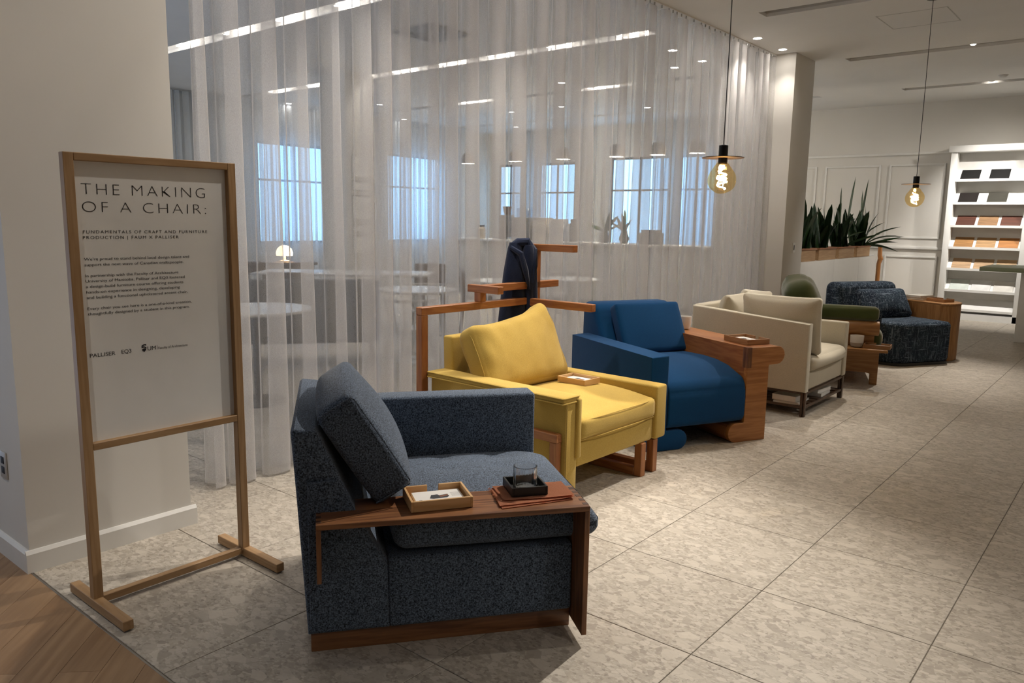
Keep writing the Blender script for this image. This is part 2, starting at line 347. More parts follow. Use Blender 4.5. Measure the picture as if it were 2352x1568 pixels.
for k in range(-30, 24):
    n0 = -1.33+PW*k; n1 = n0+PW-.0012
    cen = v_*(n0/1.0)
    s0 = -4.5
    rr = random.Random(k)
    s0 += rr.random()*1.2
    while s0 < 4.5:
        s1 = s0+1.35
        poly = [((v_*a+u*s).x, (v_*a+u*s).y) for a, s in ((n0, s0), (n1, s0), (n1, s1-.0012), (n0, s1-.0012))]
        poly = clip(poly, 0, 1, WOODY-.009); poly = clip(poly, 0, -1, 2.0) if poly else poly; poly = clip(poly, -1, 0, 4.6) if poly else poly; poly = clip(poly, 1, 0, 1.6) if poly else poly
        s0 = s1
        if len(poly) < 3: continue
        area = abs(sum(poly[i][0]*poly[(i+1) % len(poly)][1]-poly[(i+1) % len(poly)][0]*poly[i][1] for i in range(len(poly))))/2
        if area < .002: continue
        # plank mesh in its own frame: x along the grain
        c0 = Vector((sum(p[0] for p in poly)/len(poly), sum(p[1] for p in poly)/len(poly), 0)); ang = R(135)
        loc = [Matrix.Rotation(-ang, 4, 'Z') @ (Vector((p[0], p[1], 0))-c0) for p in poly]
        B().prism([(p.x, p.y) for p in loc], 2, -.004, 0).build('floor_plank', mats[nplank % 3 if nplank % 2 else (nplank*7) % 3], fw2, c0, (0, 0, ang)); nplank += 1
tag(B().box(-5, 5, WOODY-.009, WOODY-.003, -.01, .0015, .0006, 1).build('trim_1', plain('brushed_strip', (.35, .32, .28), .35, 1)), kind='structure')

# ------------------------------------------------------------------ walls, ceiling, column
def struct(name, b, mat, parent=None):
    o = b.build(name, mat, parent); 
    if not parent: tag(o, kind='structure')
    return o
struct('wall_left', B().box(-4.25, -3.4, 1.05+.012, 1.75, 0, CEIL), M_WALL)
bbp = [(0, 0), (.016, 0), (.016, .078), (.006, .092), (0, .092)]
struct('baseboard_left', B().prism([(-3.4+a, b) for a, b in bbp], 1, 1.046, 1.772).prism([(1.062-a, b) for a, b in bbp], 0, -4.25, -3.4), M_TRIM)
# power outlet on the short face of the left wall
t = thing('wall_outlet', (-3.60, 1.061, .41), 0, 'white outlet plate low on the left wall at the frame edge', 'outlet')
B().box(-.036, .036, -.006, 0, -.058, .058, .003).build('cover_plate', plain('outlet_grey', (.42, .40, .37), .4), t)
B().box(-.017, .017, -.008, -.004, .006, .036, .002).build('socket', M_INK, t); B().box(-.017, .017, -.008, -.004, -.036, -.006, .002).build('socket', M_INK, t)
struct('wall_back', B().box(-5.2, 5.2, 14.15, 14.35, 0, CEIL), M_WALL)
struct('wall_right', B().box(5.2, 5.4, -4.2, 14.35, 0, CEIL), M_WALL)
struct('wall_front', B().box(-12.6, 5.4, -4.4, -4.2, 0, CEIL), M_WALL)
struct('wall_column', B().box(-4.4, -3.5, 9.29, 9.92, 0, CEIL, .004), M_WALL)
# far wall of the neighbouring space, with window openings
FX = -12.4
WINX = [(7.9, 9.5, .95, 2.75), (10.9, 12.5, .95, 2.75)]          # openings in the wall at FX: y0,y1,z0,z1
WINY = [(-12.2, -11.5, .95, 2.7), (-11.0, -10.0, .95, 2.7), (-9.1, -7.7, .95, 2.75), (-7.5, -6.4, .95, 2.75)]  # openings in the end wall: x0,x1,z0,z1
b = B(); prev = -4.2
for y0, y1, z0, z1 in WINX:
    b.box(FX-.2, FX, prev, y0, 0, CEIL); b.box(FX-.2, FX, y0, y1, 0, z0); b.box(FX-.2, FX, y0, y1, z1, CEIL); prev = y1
b.box(FX-.2, FX, prev, 14.35, 0, CEIL); struct('wall_far', b, M_WALL)
b = B(); prev = FX
for x0, x1, z0, z1 in WINY:
    b.box(prev, x0, 14.15, 14.35, 0, CEIL); b.box(x0, x1, 14.15, 14.35, 0, z0); b.box(x0, x1, 14.15, 14.35, z1, CEIL); prev = x1
b.box(prev, -5.2, 14.15, 14.35, 0, CEIL); struct('wall_end', b, M_WALL)
M_DAY = emit('daylight_pane', WIN_COL, WIN_STR)
k = 0
for ax, lst in (('x', WINX), ('y', WINY)):
    for a0, a1, z0, z1 in lst:
        k += 1
        def bx(p0, p1, q0, q1, d0, d1): return (FX-d1, FX-d0, p0, p1, q0, q1) if ax == 'x' else (p0, p1, 14.15+d0, 14.15+d1, q0, q1)
        b = B(); fwid = .045
        for q in ((a0, a0+fwid, z0, z1), (a1-fwid, a1, z0, z1), (a0, a1, z0, z0+fwid), (a0, a1, z1-fwid, z1), ((a0+a1)/2-.02, (a0+a1)/2+.02, z0, z1), (a0, a1, z0+.62*(z1-z0), z0+.62*(z1-z0)+.035)): b.box(*bx(*q, .04, .09))
        w = struct('window_%d' % k, b, plain('window_frame_dark', (.10, .12, .14), .5))
        zm = z0+.62*(z1-z0); am = (a0+a1)/2
        for (p0, p1, q0, q1) in ((a0, am, z0, zm), (am, a1, z0, zm), (a0, am, zm, z1), (am, a1, zm, z1)): B().box(*bx(p0, p1, q0, q1, .06, .066)).build('pane', M_DAY, w)
# ceiling with open light slots
NX0, NX1, FX0, FX1 = -3.17, 4.5, -12.2, -4.35
b = B(); prev = -4.4
for sy in SLOT_Y:
    b.box(-12.6, 5.4, prev, sy, CEIL, CEIL+.03); b.box(NX1, 5.4, sy, sy+SLOT_W, CEIL, CEIL+.03); b.box(FX1, NX0, sy, sy+SLOT_W, CEIL, CEIL+.03); b.box(-12.6, FX0, sy, sy+SLOT_W, CEIL, CEIL+.03); prev = sy+SLOT_W
b.box(-12.6, 5.4, prev, 14.35, CEIL, CEIL+.03); struct('ceiling', b, M_CEIL)
for sy in SLOT_Y:
    for x0, x1 in ((NX0, NX1), (FX0, FX1)):
        tr = struct('trim_2', B().box(x0-.01, x1+.01, sy-.01, sy, CEIL+.03, CEIL+.22).box(x0-.01, x1+.01, sy+SLOT_W, sy+SLOT_W+.01, CEIL+.03, CEIL+.22).box(x0-.01, x1+.01, sy-.01, sy+SLOT_W+.01, CEIL+.22, CEIL+.24).box(x0-.02, x0-.01, sy-.01, sy+SLOT_W+.01, CEIL+.03, CEIL+.24).box(x1+.01, x1+.02, sy-.01, sy+SLOT_W+.01, CEIL+.03, CEIL+.24), M_SLOT)
        B().box(x0+.05, x1-.05, sy+.085, sy+.115, CEIL+.19, CEIL+.22).build('track_rail', M_WHITE, tr)
# ceiling access hatch and smoke detectors
tag(B().box(-2.345, -1.735, 8.17, 8.18, CEIL-.002, CEIL).box(-2.345, -1.735, 8.77, 8.78, CEIL-.002, CEIL).box(-2.345, -2.335, 8.17, 8.78, CEIL-.002, CEIL).box(-1.745, -1.735, 8.17, 8.78, CEIL-.002, CEIL).build('trim_3', M_SLOT), kind='structure')
t = thing('smoke_detector', (-1.85, 12.16, CEIL), 0, 'small round white detector on the ceiling near the shelves', 'detector')
B().lathe([(.055, 0), (.055, -.012), (.04, -.024), (0, -.026)], 24).build('cover', M_CEIL, t); B().lathe([(.06, 0), (.06, -.006), (0, -.006)], 24).build('base_ring', M_CEIL, t)

# ------------------------------------------------------------------ ceiling lamps
def spot_light(name, loc, aim, watt, deg, col, parent=None, blend=1.0, size=.035):
    d = bpy.data.lights.new(name, 'SPOT'); d.energy = watt; d.spot_size = R(deg); d.spot_blend = blend; d.color = col; d.shadow_soft_size = size
    o = bpy.data.objects.new(name, d); COL.objects.link(o); o.location = loc
    o.rotation_euler = (Vector(aim)-Vector(loc)).to_track_quat('-Z', 'Y').to_euler(); return o
LAB = ['near the first pendant', 'behind the mustard armchair', 'right of the armchairs', 'above the blue armchair', 'above the cream armchair', 'far right of the cream armchair', 'lit, beside the second pendant', 'added out of view to light the planter cabinet', 'added unseen as fill right of the second pendant', 'aimed at the sample shelves', 'added out of view, aimed at the right end of the shelves', 'added out of view, aimed at the wall panels', 'far right end', 'above the drapery corner', 'aimed at the sign', 'added unseen as fill over the right aisle', 'added unseen as fill over the middle aisle', 'added unseen as fill behind the viewer right', 'added unseen behind the viewer to light the wood floor', 'added unseen as fill over the far right aisle', 'added unseen behind the viewer to warm the left wall']
for k, (x, si, aim, wt, deg, colr) in enumerate(SPOTS):
    sy = SLOT_Y[si]+SLOT_W/2; z = CEIL+.06
    dirv = (Vector(aim)-Vector((x, sy, z))).normalized()
    t = thing('track_spotlight', (x, sy, z), 0, 'white track spotlight head in the ceiling slot, '+LAB[k], 'spotlight', 'track spotlights in the ceiling slots')
    q = dirv.to_track_quat('-Z', 'Y').to_matrix().to_4x4()
    B().lathe([(.0, .06), (.032, .06), (.036, .05), (.036, -.045), (.03, -.045), (.03, -.035), (0, -.035)], 20, M=q).build('lamp_head', M_WHITE, t)
    B().lathe([(.028, -.037), (0, -.037)], 20, M=q, cap=False).build('lens', M_LENS, t)
    B().box(-.012, .012, -.012, .012, .04, .13).build('stem', M_WHITE, t)
    spot_light('spot_lamp', Vector((x, sy, z))+dirv*.06, aim, wt, deg, colr)
DLAB = ['left of the pair beside the column top', 'right of the pair beside the column top', 'above the drapery near the grey armchair', 'above the drapery near the sign', 'added unseen to brighten the drapery near the mustard armchair', 'added unseen to brighten the drapery near the blue armchair']
_ = ['left of the pair beside the column top', 'right of the pair beside the column top', 'above the drapery near the grey armchair', 'above the drapery near the sign']
for k, (x, y, wt) in enumerate(DOWNL):
    t = thing('recessed_downlight', (x, y, CEIL), 0, 'round lit recessed ceiling downlight, '+DLAB[k], 'downlight', 'recessed downlights along the drapery')
    B().lathe([(.042, -.001), (.05, -.004), (.055, -.002), (.055, 0)], 28, cap=False).build('trim_ring', M_CEIL, t)
    B().lathe([(.042, -.0015), (0, -.0015)], 28, cap=False).build('lens', emit('downlight_lens', (1, .93, .84), 22), t)
    spot_light('downlight_lamp', (x, y, CEIL-.012), (x-(.25 if k > 1 else 0), y+.02, 0), wt, 72 if k > 1 else 100, WARM, blend=.8)
ORD = ['first', 'second', 'third', 'fourth', 'fifth', 'sixth', 'seventh', 'eighth', 'ninth', 'tenth', 'eleventh', 'twelfth', 'thirteenth', 'fourteenth']
far_n = {}
for k, (si, x, wt) in enumerate(FARSLOT):
    far_n[si] = far_n.get(si, 0)+1
    sy = SLOT_Y[si]+SLOT_W/2
    t = thing('track_spotlight', (x, sy, CEIL+.06), 0, '%s track spotlight from the left in the %s ceiling slot behind the drapery' % (ORD[far_n[si]-1], {1: 'nearest', 2: 'upper long', 3: 'lower long', 4: 'farthest'}[si]), 'spotlight', 'track spotlights behind the drapery')
    B().lathe([(0, .06), (.036, .06), (.036, -.05), (.03, -.05), (.03, -.04), (0, -.04)], 16).build('lamp_head', M_WHITE, t)
    B().lathe([(.03, -.048), (0, -.048)], 16, cap=False).build('lens', emit('lens_far', (1, .94, .85), 14), t)
    d = bpy.data.lights.new('slot_lamp', 'POINT'); d.energy = wt; d.color = NEUT; d.shadow_soft_size = .03
    o = bpy.data.objects.new('slot_lamp', d); COL.objects.link(o); o.location = (x+.12, sy, CEIL+.11)
for k, (x, y) in enumerate([(-12.1, 8.37), (-12.1, 9.15), (-10.83, 9.36), (-12.0, 11.0), (-9.49, 11.36), (-10.9, 13.2), (-8.33, 11.32), (-6.92, 9.39), (-7.15, 12.23), (-4.6, 8.38), (-5.07, 9.3), (-4.6, 9.13), (-5.02, 11.05)]):
    t = thing('recessed_downlight', (x, y, CEIL), 0, 'tiny lit ceiling downlight behind the drapery, %s from the left' % ORD[k], 'downlight', 'downlights behind the drapery')
    B().lathe([(.05, -.001), (.058, -.005), (.062, 0)], 20, cap=False).build('trim_ring', M_CEIL, t); B().lathe([(.05, -.002), (0, -.002)], 20, cap=False).build('lens', emit('lens_far', (1, .94, .85), 14), t)

# ------------------------------------------------------------------ drapery
def drape(name, x0, ya, yb, label, seed, period=.22, amp=.06, ztop=CEIL-.03, zbot=.012, mat=None, lean=0, rows=15, dense=24, axis='y', glides=True, group=None):
    rnd = random.Random(seed); n = max(2, int(round((yb-ya)/period)))
    ws = [.6+.8*rnd.random() for _ in range(n)]; ov = [.12+.16*rnd.random() for _ in range(n)]; tot = sum(ws); ys = [ya]
    for w in ws: ys.append(ys[-1]+w/tot*(yb-ya))
    amps = [amp*(.7+.6*rnd.random()) for _ in range(n)]
    bm = bmesh.new(); grid = []
    for r in range(rows+1):
        f = r/rows; z = ztop+(zbot-ztop)*f; row = []
        for i in range(n):
            for k in range(dense):
                a = k/dense; ph = 2*math.pi*a; w = ys[i+1]-ys[i]
                am = amps[i]*(1-a)+amps[(i+1) % n]*a
                am *= .75+.55*f+.25*nz(i*.37+seed, f*1.5)
                y = ys[i]+w*a+(ov[i]*(1-a)+ov[(i+1) % n]*a)*w*math.sin(2*ph)*(.8+.35*f)+.03*f*nz((i+a)*.31+seed*3, f*1.1)
                x = x0+am*math.cos(ph)+.03*f*nz((i+a)*.23+seed, f*1.3+5)
                row.append((x, y+lean*f, z))
        row.append((x0+amps[-1]*(1+.4*f), ys[-1]+lean*f*.2, z)); grid.append(row)
    V = [[bm.verts.new(p if axis == 'y' else (p[1], p[0], p[2])) for p in row] for row in grid]
    for r in range(rows):
        for i in range(len(V[0])-1): bm.faces.new((V[r][i], V[r][i+1], V[r+1][i+1], V[r+1][i]))
    me = bpy.data.meshes.new('fabric'); bm.to_mesh(me); bm.free()
    t = thing(name, (x0, (ya+yb)/2, 0) if axis == 'y' else ((ya+yb)/2, x0, 0), 0, label, 'curtain', group)
    me.transform(Matrix.Translation(-t.location)); mk('fabric', me, mat or M_SHEER, t, angle=80)
    # double-folded hem and heading tape: a second layer of the cloth
    def band(nm, za, zb, r0):
        bb = bmesh.new(); rr = [[bb.verts.new((p[0]+.0015, p[1], zz) if axis == 'y' else (p[1], p[0]+.0015, zz)) for p in grid[r0]] for zz in (za, zb)]
        for i in range(len(rr[0])-1): bb.faces.new((rr[0][i], rr[0][i+1], rr[1][i+1], rr[1][i]))
        m2 = bpy.data.meshes.new(nm); bb.to_mesh(m2); bb.free(); m2.transform(Matrix.Translation(-t.location)); mk(nm, m2, mat or M_SHEER, t, angle=80)
    band('heading_tape', ztop, ztop-.05, 0); band('hem', zbot+.022, zbot, rows)
    if glides:
        gm = None
        for y in [q for a_, b_ in zip(ys, ys[1:]) for q in (a_, (a_+b_)/2)]:
            p = Vector((x0+amp*.8, y, ztop+.014) if axis == 'y' else (y, x0+amp*.8, ztop+.014))-t.location
            if gm is None:
                o = B().box(-.005, .005, -.006, .006, -.022, .016, .002, 1).build('glider', M_METAL, t, p); gm = o
            else:
                o = gm.copy(); COL.objects.link(o); o.parent = t; o.location = p
    return t
drape('sheer_curtain', -3.79, 2.06, 5.70, 'white sheer floor-length curtain behind the grey and mustard armchairs', 3, group='sheer curtains on the ceiling track')
drape('sheer_curtain', -3.79, 5.80, 9.27, 'white sheer floor-length curtain behind the blue and cream armchairs', 8, period=.22, amp=.058, group='sheer curtains on the ceiling track')
struct('trim_4', B().box(-3.83, -3.73, 2.0, 9.29, CEIL-.012, CEIL), M_CEIL)
drape('sheer_curtain', FX+.22, 4.6, 9.9, 'far sheer curtain across the left window of the room behind', 21, .16, .045, mat=M_SHEER2, rows=5, dense=8, glides=False, group='far window curtains')
drape('sheer_curtain', FX+.22, 10.7, 12.9, 'far sheer curtain across the middle window of the room behind', 22, .16, .045, mat=M_SHEER2, rows=5, dense=8, glides=False, group='far window curtains')
drape('sheer_curtain', 13.95, -11.6, -10.6, 'narrow far sheer curtain beside the corner of the room behind', 23, .16, .045, mat=M_SHEER2, rows=5, dense=8, glides=False, axis='x', group='far window curtains')
drape('sheer_curtain', 13.95, -8.0, -6.3, 'far sheer curtain across the end window behind the counter', 24, .16, .045, mat=M_SHEER2, rows=5, dense=8, glides=False, axis='x', group='far window curtains')

# ------------------------------------------------------------------ back wall panelling
PW_ = 14.15
def ring(parent, x0, x1, z0, z1, w=.03, d=.018):
    for q in ((x0, x0+w, z0, z1), (x1-w, x1, z0, z1), (x0+w, x1-w, z0, z0+w), (x0+w, x1-w, z1-w, z1)):
        B().box(q[0], q[1], PW_-d, PW_, q[2], q[3], .004, 1).build('moulding', M_TRIM, parent)
wt = struct('trim_5', B().box(-5.2, -2.72, PW_-.03, PW_, 2.585, 2.625, .004).box(-5.2, -2.72, PW_-.035, PW_, 1.07, 1.115, .006).box(-5.2, -2.72, PW_-.018, PW_, 0, .14, .004), M_TRIM)
for x0, x1 in ((-5.15, -4.82), (-4.68, -3.77), (-3.64, -2.80)): ring(wt, x0, x1, 1.24, 2.44)
for x0, x1 in ((-5.15, -4.82), (-4.68, -3.77), (-3.60, -2.80)): ring(wt, x0, x1, .22, .96)

# ------------------------------------------------------------------ sample shelving
BX0, BX1, BY = -2.70, .9, 13.90
t = thing('sample_shelf', ((BX0+BX1)/2, BY, 0), 0, 'tall white built-in shelf with sloped display ledges of finish samples', 'shelf'); ox = -(BX0+BX1)/2
def part(b, name, mat, p): return b.build(name, mat, p)
for x0, x1 in ((BX0, BX0+.09), (-1.66, -1.57), (-.52, -.43), (.81, .9)): B().box(x0+ox, x1+ox, 0, .25, 0, 2.58, .004).build('upright', M_WHITE, t)
B().box(BX0+ox-.03, BX1+ox+.03, -.03, .25, 2.58, 2.68, .008).build('cornice', M_WHITE, t)
B().box(BX0+ox, BX1+ox, .17, .25, 0, 2.58).build('back_panel', plain('shelf_back', (.62, .61, .58), .6), t)
B().box(BX0+ox, BX1+ox, .0, .25, 0, .10).build('base_board', M_WHITE, t)
SH = [.155, .455, .79, 1.12, 1.455, 1.805, 2.155]
for x0, x1 in ((BX0+.09, -1.66), (-1.57, -.52), (-.43, .81)):
    for z in SH:
        B().prism([(-.005, z-.02), (.17, z+.150), (.17, z+.168), (.01, z+.006), (.01, z+.018), (-.005, z+.018)], 0, x0+ox, x1+ox).build('display_ledge', M_WHITE, t)
    if x0 < -2: pass
SAMP = {6: [('black', (.010, .010, .010), 2)], 5: [('charcoal', (.016, .013, .012), 1), ('dark grey-green', (.045, .043, .035), 1)], 4: [('dark red-brown', (.095, .03, .016), 1), ('mid brown', (.27, .15, .07), 1), ('mahogany', (.11, .035, .02), 1)],
        3: [('honey', (.38, .19, .06), 1), ('pale oak', (.45, .27, .12), 1), ('orange', (.43, .18, .045), 1)], 2: [('pale maple', (.52, .34, .19), 1), ('light maple', (.50, .33, .18), 1), ('blond', (.55, .37, .2), 1)], 1: [('pale green-white', (.60, .66, .62), 1), ('white', (.72, .72, .70), 1), ('off-white', (.69, .67, .62), 1)]}
ROWN = {6: 'top ledge', 5: 'second ledge from the top', 4: 'third ledge from the top', 3: 'fourth ledge from the top', 2: 'fifth ledge from the top', 1: 'sixth ledge from the top'}
SXs = {6: [-2.42, -2.03], 5: [-2.42, -2.03], 4: [-2.42, -2.12, -1.82], 3: [-2.42, -2.12, -1.82], 2: [-2.42, -2.12, -1.82], 1: [-2.42, -2.12, -1.82]}
for r, lst in SAMP.items():
    names = [(nm, c) for nm, c, k in lst for _ in range(k)]
    for i, (nm, c) in enumerate(names):
        z = SH[r]; wd = .26
        pos = ['left', 'middle', 'right'] if len(names) == 3 else ['left', 'right']
        m_ = wood('sample_%d_%d' % (r, i), c, tuple(x*.62 for x in c), 0, .45) if 1 < r < 5 else plain('sample_%d_%d' % (r, i), c, .75, var=.1, spec=.15)
        o = thing('finish_sample', (SXs[r][i], BY, z), 0, '%s finish sample, %s on the %s of the white shelf' % (nm, pos[i], ROWN[r]), 'sample', 'finish samples on the display ledges')
        Mx = T(0, .013, .011) @ RX(45.3)
        B().box(-wd/2, wd/2, 0, .208, 0, .01, .002, 1, M=Mx).build('board', m_, o); B().box(-wd/2+.01, wd/2-.01, .01, .195, -.001, 0.001, M=Mx).build('backing', M_PAPER, o)

# ------------------------------------------------------------------ planter cabinet
t = thing('planter_cabinet', (-3.52, 11.65, 0), 0, 'long low white divider cabinet behind the column carrying wooden planters', 'cabinet')
for i, (a, b_) in enumerate(((-1.73, -.35), (-.345, .80), (.805, 1.70))):
    B().box(-.36, 0, a, b_, .06, .965, .004).build('body_panel', M_WHITE, t)
B().box(-.34, -.02, -1.7, 1.68, 0, .06).build('plinth', M_WALL, t)
leafm = []
for sd in range(4):
    bm = bmesh.new(); rnd = random.Random(sd); nseg = 7; Vs = []
    for i in range(nseg+1):
        f = i/nseg; w = .5*(.55+.9*f)*(1-f)**.55*(1 if i < nseg else 0)+.002; bend = (.10+.12*sd)*f*f*f
        Vs.append([bm.verts.new((bend, s*w*.14, f)) for s in (-1, 0, 1)]); Vs[-1][1].co.x += .012*(1-f)
    for i in range(nseg):
        for j in range(2): bm.faces.new((Vs[i][j], Vs[i][j+1], Vs[i+1][j+1], Vs[i+1][j]))
    bmesh.ops.solidify(bm, geom=bm.faces[:], thickness=.004)
    me = bpy.data.meshes.new('leaf'); bm.to_mesh(me); bm.free(); me.materials.append(plain('leaf_green', (.022, .060, .018), .4, var=.35, vs=6)); me.polygons.foreach_set('use_smooth', [True]*len(me.polygons)); leafm.append(me)
PL = [(10.30, .64, 'nearest the column', 13), (11.10, .70, 'second from the column', 22), (11.95, .70, 'third from the column', 24), (12.78, .66, 'farthest from the column', 22)]
for k, (yc, ln, where, nl) in enumerate(PL):
    t = thing('planter_box', (-3.66, yc, .966), 0, 'oblong pale wooden planter box on the white cabinet, '+where, 'planter', 'wooden planters on the cabinet')
    hy = ln/2
    for nm, q in (('side_board', (-.10, -.085, -hy, hy, 0, .15)), ('side_board', (.085, .10, -hy, hy, 0, .15)), ('end_board', (-.085, .085, -hy, -hy+.015, 0, .15)), ('end_board', (-.085, .085, hy-.015, hy, 0, .15))): B().box(*q, .003, 1).build(nm, wood('planter_oak', (.48, .31, .165), (.38, .23, .115), 1, .6), t)
    B().box(-.115, .115, -hy-.012, hy+.012, .145, .165, .005).box(-.08, .08, -hy+.02, hy-.02, .12, .14).build('rim', plain('terracotta_rim', (.30, .13, .06), .6), t)
    p = thing('snake_plant', (-3.66, yc, 1.10), 0, 'dark green sword-leaved plant in the wooden planter '+where, 'plant', 'plants on the divider cabinet')
    rnd = random.Random(40+k)
    for i in range(int(nl*1.15)):
        o = bpy.data.objects.new('leaf', leafm[rnd.choice([0, 0, 1, 1, 2])]); COL.objects.link(o); o.parent = p
        h = rnd.uniform(.30, .62) if i % 5 else rnd.uniform(.55, .78); w = rnd.uniform(.75, 1.2)*.8
        o.location = (rnd.uniform(-.06, .06), rnd.uniform(-hy*.75, hy*.75), .0); o.rotation_euler = (rnd.gauss(0, .16), rnd.gauss(.05, .17), rnd.uniform(0, 6.28)); o.scale = (h*.8, w, h)
    if k >= 2:
        for i in range(7 if k == 3 else 2):
            o = bpy.data.objects.new('leaf', leafm[3]); COL.objects.link(o); o.parent = p; o.location = (.02, (hy*.5 if k == 3 else 0)+rnd.uniform(-.1, .1), 0); o.rotation_euler = (-rnd.uniform(.7, 1.5), rnd.uniform(-.3, .7), rnd.uniform(-.4, .4)); o.scale = (.7, .42, rnd.uniform(.4, .62))
    if k in (2, 3):
        for dy, h, tl in ((.0 if k == 3 else .18, 1.05, -.05), (.22 if k == 3 else .0, .9, .12)):
            o = bpy.data.objects.new('leaf', leafm[0]); COL.objects.link(o); o.parent = p; o.location = (0, dy, 0); o.rotation_euler = (tl*-1, .03, 1.2); o.scale = (.4, .42, h)
# switch on the column
t = thing('light_switch', (-3.499, 9.62, 1.16), 0, 'small white switch plate on the shaded side of the column', 'switch')
B().box(0, .008, -.04, .04, -.06, .06, .003).build('cover_plate', M_WHITE, t); B().box(.007, .011, -.012, .012, -.03, .03, .002).build('rocker', M_INK, t)
# oak stand behind the planter cabinet end
t = thing('oak_stand', (-3.50, 13.45, 0), 0, 'slim oak upright stand at the far end of the planter cabinet', 'stand')
B().tube([(0, 0, 0), (.0, 0, .5), (.0, .0, .84), (.022, .0, .92), (.006, .0, .97), (0, 0, 1.12)], [.034, .034, .034, .04, .034, .032], 10).build('post', CHL(2), t); B().lathe([(0, 0), (.09, 0), (.09, .02), (0, .025)], 20).build('foot', CHL(0), t)

# ------------------------------------------------------------------ sign
t = thing('floor_sign', (-2.90, 1.417, 0), 0, 'oak framed floor sign with white panel titled THE MAKING OF A CHAIR', 'sign')
y0, y1 = 1.098-1.417, 1.737-1.417; D = .0175
B().box(-D, D, y0, y0+.034, .032, 1.65, .002, 1).build('post', OAK(2), t); B().box(-D, D, y1-.034, y1, .032, 1.65, .002, 1).build('post', OAK(2), t)
B().box(-D, D, y0+.034, y1-.034, 1.623, 1.65, .002, 1).build('top_rail', OAK(1), t); B().box(-D, D, y0+.034, y1-.034, .60, .627, .002, 1).build('cross_rail', OAK(1), t)
B().box(-D*.8, D*.8, y0+.02, y1-.02, .016, .044, .002, 1).build('bottom_rail', OAK(1), t)
for yy in (y0-.005, y1-.031):
    f = B().box(-.19, .262, yy, yy+.036, .006, .042, .002, 1).build('foot', OAK(0), t)
    for xx in (-.16, .235): B().lathe([(0, -.0005), (.01, -.0005), (.01, .007), (0, .007)], 12, c=(xx, yy+.018, 0)).build('glide_pad', M_BLACK, f)
pn = B().box(-.012, -.006, y0+.033, y1-.033, .626, 1.624).build('panel', M_PAPER, t)
def text(body, ya, yb, zbase, cap, off=0, space=1.0, serif=False, shear=0):
    cu = bpy.data.curves.new('lettering', 'FONT'); cu.body = body; cu.size = 1; cu.space_character = space; cu.offset = off; cu.shear = shear
    ob = bpy.data.objects.new('tmp_text', cu); COL.objects.link(ob); bpy.context.view_layer.update()
    me = bpy.data.meshes.new_from_object(ob.evaluated_get(bpy.context.evaluated_depsgraph_get())); bpy.data.objects.remove(ob)
    xs = [v.co.x for v in me.vertices]; x0, x1 = min(xs), max(xs); sx = (yb-ya)/(x1-x0); sy = cap/.729
    for v in me.vertices:
        px, py = v.co.x, v.co.y; v.co = Vector((-.0052, ya+(px-x0)*sx-1.417, zbase+py*sy))
    me.name = 'lettering'; return mk('lettering', me, M_INK, t, angle=None)
text('THE MAKING', 1.1583, 1.6154, 1.510, .0415, -.024, 1.25); text('OF A CHAIR:', 1.158, 1.617, 1.449, .040, -.024, 1.25)
text('FUNDAMENTALS OF CRAFT AND FURNITURE', 1.1555, 1.6175, 1.3755, .0112, 0, 1.3); text('PRODUCTION | FAUM X PALLISER', 1.154, 1.5005, 1.3558, .0112, 0, 1.3)
for s_, yb, zb in (("We're proud to stand behind local design talent and", 1.538, 1.2808), ('support the next wave of Canadian craftspeople.', 1.514, 1.2612), ('In partnership with the Faculty of Architecture', 1.492, 1.2225), ('University of Manitoba, Palliser and EQ3 fostered', 1.5163, 1.2038), ('a design-build furniture course offering students', 1.51, 1.1843), ('hands-on experience in designing, developing', 1.4955, 1.165), ('and building a functional upholstered accent chair.', 1.526, 1.1455), ('Every chair you see here is a one-of-a-kind creation,', 1.5397, 1.1062), ('thoughtfully designed by a student in this program.', 1.53, 1.0873)): text(s_, 1.153, yb, zb, .0102)
text('PALLISER', 1.1502, 1.2388, .9357, .0145); text('EQ3', 1.261, 1.2962, .937, .0148); text('UM', 1.357, 1.389, .9378, .0158); text('Faculty of Architecture', 1.3985, 1.5147, .9375, .0098)
B().box(-.0058, -.0052, 1.3941-1.417, 1.3946-1.417, .937, .954).build('divider_line', M_INK, t)
cz = .9468
for dz, h, sk in ((.0085, .006, .002), (.0005, .006, -.002), (-.0075, .006, .002)):   # crest: three skewed dark bands of a shield
    B().prism([(1.335-1.417, cz+dz-sk), (1.3445-1.417, cz+dz+h*.6-abs(sk)*.2), (1.353-1.417, cz+dz+sk), (1.3525-1.417, cz+dz+h*.9+sk), (1.344-1.417, cz+dz+h*1.25), (1.3355-1.417, cz+dz+h*.8-sk)] if dz > -.007 else [(1.337-1.417, cz+dz+.001), (1.344-1.417, cz+dz-.006), (1.3515-1.417, cz+dz+.001), (1.352-1.417, cz+dz+h), (1.344-1.417, cz+dz+h*1.3), (1.3365-1.417, cz+dz+h*.8)], 0, -.0058, -.0052).build('crest_band', M_INK, t)

